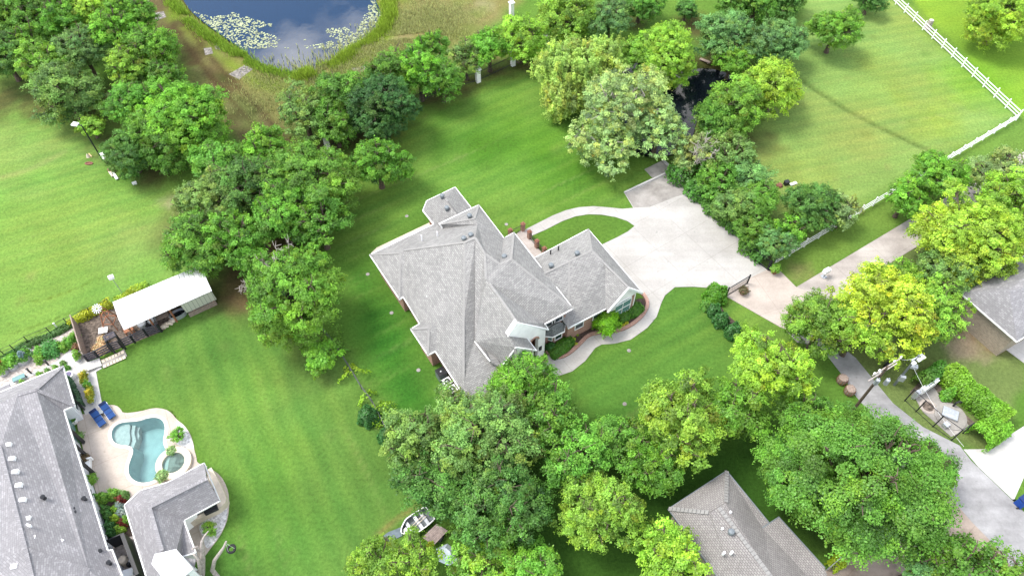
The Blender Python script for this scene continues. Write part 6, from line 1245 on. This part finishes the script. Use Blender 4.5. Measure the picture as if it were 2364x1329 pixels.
q = P(414,729); t = thing('stock_tank', 'white oval tub on the ground beside the lean-to', 'tub', q); MB().lathe(q, [(.85,0),(.9,.55),(.82,.56),(.78,.15),(.01,.12)], 20, sy=.55, rz=R(34)).build('tub', 'galv', t); MB().lathe(q+UP*.3, [(.74,0),(.01,.01)], 20, sy=.52, rz=R(34)).build('water', 'darkpond', t)
rk = thing('rock_pile', 'pale rocks heaped at the corner of the shed yard', 'rocks', P(395,748)); mb = MB(); rs2 = random.Random(9)
for i in range(16): px = rs2.uniform(378,408); q = P(px, 757-(px-378)*.62+rs2.uniform(-6,3)); r = rs2.uniform(.15,.38); mb.lathe(q, [(r,0),(r*.9,r*.5),(r*.4,r*.8),(.01,r*.85)], 6, sy=.7, rz=rs2.uniform(0,3))
mb.build('stones', 'cream', rk)
# white steps and stepping stones beside the arbor
sts = thing('white_steps', 'row of white concrete steps beside the black rail fence', 'steps', P(215,842)); A, B = P(203,851), P(232,838)
for i in range(5): c = A.lerp(B, (i+.5)/5); MB().box(c+UP*(.10+.035*(5-i)), (.42, 1.0, .16), ax=hz(A, B)).build('tread', 'whiteconc', sts)
stn = thing('stepping_stones', 'grid of square tan paving stones on the small terrace', 'paving', P(262,830)); A, B, C2 = P(238,840), P(288,818), P(236,846)
for i in range(7):
    for j in range(2): c = A.lerp(B, (i+.5)/7)+Vector((.25, -.45, 0))*(j-.4)*1.3; MB().box(c+UP*.11, (.36, .36, .05), rz=R(30)).build('paver', 'cream', stn)
# sign by the shed, lamp on the left field, boards
q = P(283,677); t = thing('nest_box', 'small white bird box on a thin pole behind the shed', 'bird box', q); MB().bar(q, q+UP*2.6, .05).build('pole', 'galv', t); MB().box(q+UP*2.75, (.5,.42,.3), rz=.5).build('box', 'white', t); MB().lathe(q+Vector((-.02,-.02,2.905)), [(.08,0),(.01,.01)], 8).build('entrance_hole', 'black', t)
q = P(64,0); q = P(134,758); tag(MB().bar(q, q+UP*.9, .08).box(q+UP*.92, (.16,.16,.05)).build('marker_post', 'white', base=q), 'single white marker post in the mown field by the wire fence', 'post')
q = P(238,372); t = thing('yard_lamp', 'leaning tall dark lamp post with a square white head beside the left woods', 'street lamp', q); MB().tube([q, q+UP*5.6], [.09,.07], 8).build('pole', 'dark', t); MB().bar(q+UP*5.5, q+Vector((-.5,.1,5.6)), .07).build('arm', 'dark', t); MB().box(q+Vector((-.75,.12,5.62)), (.7,.55,.16), rz=-.2).build('lamp_head', 'white', t)
for i, (a, b, w_, m_, lab) in enumerate((((254,398),(262,409),.3,'cream','short pale board lying at the tip of the left woods'),((262,401),(272,416),.3,'white','long white board leaning at the tip of the left woods'),((234,356),(243,370),.45,'white','white scraps under the lamp post bushes'),((306,426),(316,423),.3,'white','white board on the lawn below the left woods'))):
    A, B = P(*a), P(*b); mb = MB().box((A+B)/2+UP*.2, ((B-A).length, w_, .08), ax=B-A); mb.box(A.lerp(B, .3)+UP*.08, (.2, w_, .16), ax=B-A).box(A.lerp(B, .8)+UP*.08, (.2, w_, .16), ax=B-A); tag(mb.build('board', m_, base=A), lab, 'board')
q = P(260,395); tag(MB().lathe(q, [(.5,0),(.52,.3),(.3,.55),(.01,.6)], 8, sy=.7).build('dirt_heap', 'rust', base=q), 'small reddish heap behind the boards at the woods tip', 'heap')
q = P(204,362); fp = thing('fire_ring', 'scraps and a cone on the grass below the lamp head', 'debris', q); MB().lathe(q, [(.25,0),(.12,.3),(.01,.5)], 8).build('cone', 'cream', fp); MB().bar(q+Vector((-.1,.5,.05)), q+Vector((.5,-.1,.1)), .12).build('plank', 'straw', fp); MB().lathe(q+Vector((.5,-1.2,0)), [(.5,0),(.52,.1),(.35,.1),(.3,.02),(.01,.02)], 12, sy=.5).build('ring', 'rust', fp)
# wire fence through the lower lawn
wf = thing('wire_fence', 'low dark wire fence crossing the lower lawn from the lone oak to the dark shrubs', 'fence', P(745,770)); pts = [P(745,765),P(775,800),P(806,850),P(835,898),P(862,935),P(895,1000)]
for p in pts: MB().bar(p, p+UP*1.1, .05).build('post', 'dark', wf)
mb = MB(); [mb.bar(a+UP*z, b+UP*z, .03) for a, b in zip(pts[:-1], pts[1:]) for z in (.35,.7,1.08)]; mb.build('wire', M['greywood'], wf)
# boat on the grass with slabs, and a flat trailer
bo = P(962,1212); dv = hz(P(926,1230,.5), P(992,1182,.5)); nv_ = Vector((-dv.y, dv.x, 0)); bt = thing('rowing_boat', 'small grey aluminium boat with white gunwales lying on the grass', 'boat', bo); Lb = (P(926,1230,.5)-P(992,1182,.5)).length; mb = MB(); gun = []; inn = []
for i in range(15):
    t_ = i/14; wd = .78*min(1, (t_*3.0))**.6*(1 if t_ < .7 else 1-.12*(t_-.7)/.3); x = (t_-.5)*Lb; ring = []
    for a, z in ((-1,.62),(-.92,.3),(-.6,.06),(0,0.0+.25*(1-t_)**4),(.6,.06),(.92,.3),(1,.62)): ring.append(bo+dv*x+nv_*(a*max(wd,.03))+UP*(z+.18*(1-t_)**3))
    gun.append(ring)
for i in range(14):
    for k in range(6): mb.face([gun[i][k], gun[i][k+1], gun[i+1][k+1], gun[i+1][k]])
mb.face(gun[-1]); mb.build('hull', M['ventmetal'], bt, thick=.03)
mb = MB(); [mb.bar(gun[i][k], gun[i+1][k], .09, .06) for i in range(14) for k in (0, 6)]; mb.bar(gun[-1][0], gun[-1][6], .1, .07); mb.build('gunwale', 'white', bt)
for i in (4, 8, 11): mb = MB(); mb.box((gun[i][1]+gun[i][5])/2+UP*.05, ((gun[i][1]-gun[i][5]).length*.98, .28, .05), ax=gun[i][5]-gun[i][1]); mb.build('bench', 'galv', bt)
MB().box(bo-dv*Lb*.36+UP*.5, (Lb*.14, .5, .04), ax=dv).build('bow_deck', 'white', bt)
mb = MB(); mb.bar(bo+dv*(-.6)+UP*.5, bo+dv*1.0+nv_*.25+UP*.5, .05); mb.bar(bo+dv*(-.4)-nv_*.2+UP*.5, bo+dv*1.0+UP*.5, .05); mb.build('oar', 'cream', bt)
sl = W([(883,1237),(897,1228),(925,1217),(935,1233),(905,1248),(890,1252)]); tag(MB().prism(sl, 0, .08).build('stone_slab', mat('slate_grey', (.12,.15,.17), .8, 3, .2), base=centre(sl)), 'dark slate slabs on the grass under the bow of the boat', 'paving')
tq = P(1012,1232); trr = thing('flat_trailer', 'flat trailer with weathered plank deck beside the boat', 'trailer', tq); dk = W([(975,1240),(1008,1208),(1034,1224),(1002,1258)], .6)
MB().prism(inset(dk, .05), .45, .55).build('chassis', 'dark', trr); mb = MB(); M['pinkwood'] = mat('pale_pink_plank', (.33,.26,.235), .85, 4, .3)
for i in range(8): t0, t1 = i/8, (i+.86)/8; a, b, c, d_ = dk[0].lerp(dk[3], t0), dk[1].lerp(dk[2], t0), dk[1].lerp(dk[2], t1), dk[0].lerp(dk[3], t1); mb.prism([a, b, c, d_], .56, .61)
mb.build('deck', 'pinkwood', trr)
for e in (dk[1].lerp(dk[0], .5), dk[2].lerp(dk[3], .5)): wv = hz(dk[0], dk[3]); MB().tube([Vector((e.x, e.y, .3))-wv*.08, Vector((e.x, e.y, .3))+wv*.08], .3, 14).build('wheel', 'black', trr)
tp = W([(1006,1262),(1032,1250),(1052,1268),(1058,1288),(1035,1300),(1012,1290)], .5); tr2 = thing('tarp_heap', 'bluish white tarp covered heap under the pale green tree', 'tarp', centre(tp)); c_ = centre(tp); mb = MB(); mid = inset(tp, .5)
for i in range(6): a, b = tp[i], tp[(i+1) % 6]; m1, m2 = mid[i], mid[(i+1) % 6]; mb.face([(a.x,a.y,0),(b.x,b.y,0),(m2.x,m2.y,.8),(m1.x,m1.y,.8)])
mb.poly(mid, .8); mb.build('tarp_sheet', mat('tarp_cloth', (.55,.62,.68), .6, 2, .15), tr2, thick=.03)
# black screen with pool equipment
scn = thing('equipment_screen', 'black l shaped privacy screen around the pool equipment', 'screen', P(300,1250)); A, B, C3 = P(266,1263), P(302,1247), P(337,1340)
MB().box((A+B)/2+UP*.9, ((B-A).length, .08, 1.8), ax=hz(A, B)).build('panel', 'dark', scn); MB().box((B+C3)/2+UP*.9, ((C3-B).length, .3, 1.8), ax=hz(B, C3)).build('panel', 'dark', scn)
pq = thing('pool_equipment', 'cluster of dark pipes and pumps with a pale round filter behind the black screen', 'pool equipment', P(300,1310)); q = P(291,1297); MB().lathe(q, [(.35,0),(.38,.6),(.3,.85),(.01,.95)], 14).build('filter_tank', 'cream', pq, smooth=True); rs3 = random.Random(4)
for i in range(7): q = P(300+rs3.uniform(0,14), 1292+i*6+rs3.uniform(-2,2)); MB().lathe(q, [(.2,0),(.2,.4),(.12,.5),(.01,.52)], 10).build('pump', 'galv' if i % 2 else 'dark', pq); 
mb = MB(); [mb.tube([P(298+i*3,1288+i*7,.3), P(306+i*2,1292+i*7,.5), P(312,1300+i*6,.2)], .05, 6) for i in range(5)]; mb.build('pipe', 'dark', pq)
q = P(305,1327); tag(MB().box(q+UP*.4, (.7,.5,.8), rz=.3).box(q+UP*.83, (.78,.58,.06), rz=.3).build('heater_box', 'white', base=q), 'white heater box at the lower end of the pool equipment', 'heater')
# small white scraps, dock plank
q = P(1627,143); tag(MB().box(q+UP*.2, (1.5,.45,.08), rz=-.6).box(q+Vector((-.4,.3,.08)), (.12,.4,.2), rz=-.6).box(q+Vector((.4,-.3,.08)), (.12,.4,.2), rz=-.6).build('plank_dock', 'wood', base=q), 'small pale plank dock at the upper bank of the dark pond', 'dock')
cb = thing('slab_kerb', 'low pale concrete kerb around the upper end of the driveway', 'kerb', P(1554,394)); mb = MB()
for pth in ([(1442,446),(1554,393.5)], [(1529,370),(1554,393.5),(1610,449),(1640,479),(1680,514),(1727,571)]):
    pw_ = W(pth); [mb.box((a+b)/2+UP*.11, ((b-a).length+.1, .22, .22), ax=b-a) for a, b in zip(pw_[:-1], pw_[1:])]
mb.build('kerb_stone', 'whiteconc', cb)
print('objects', len(bpy.data.objects), 'trees', TN[0], 'leaf faces', sum(len(m.polygons) for m in bpy.data.meshes if m.name.startswith('crown')))
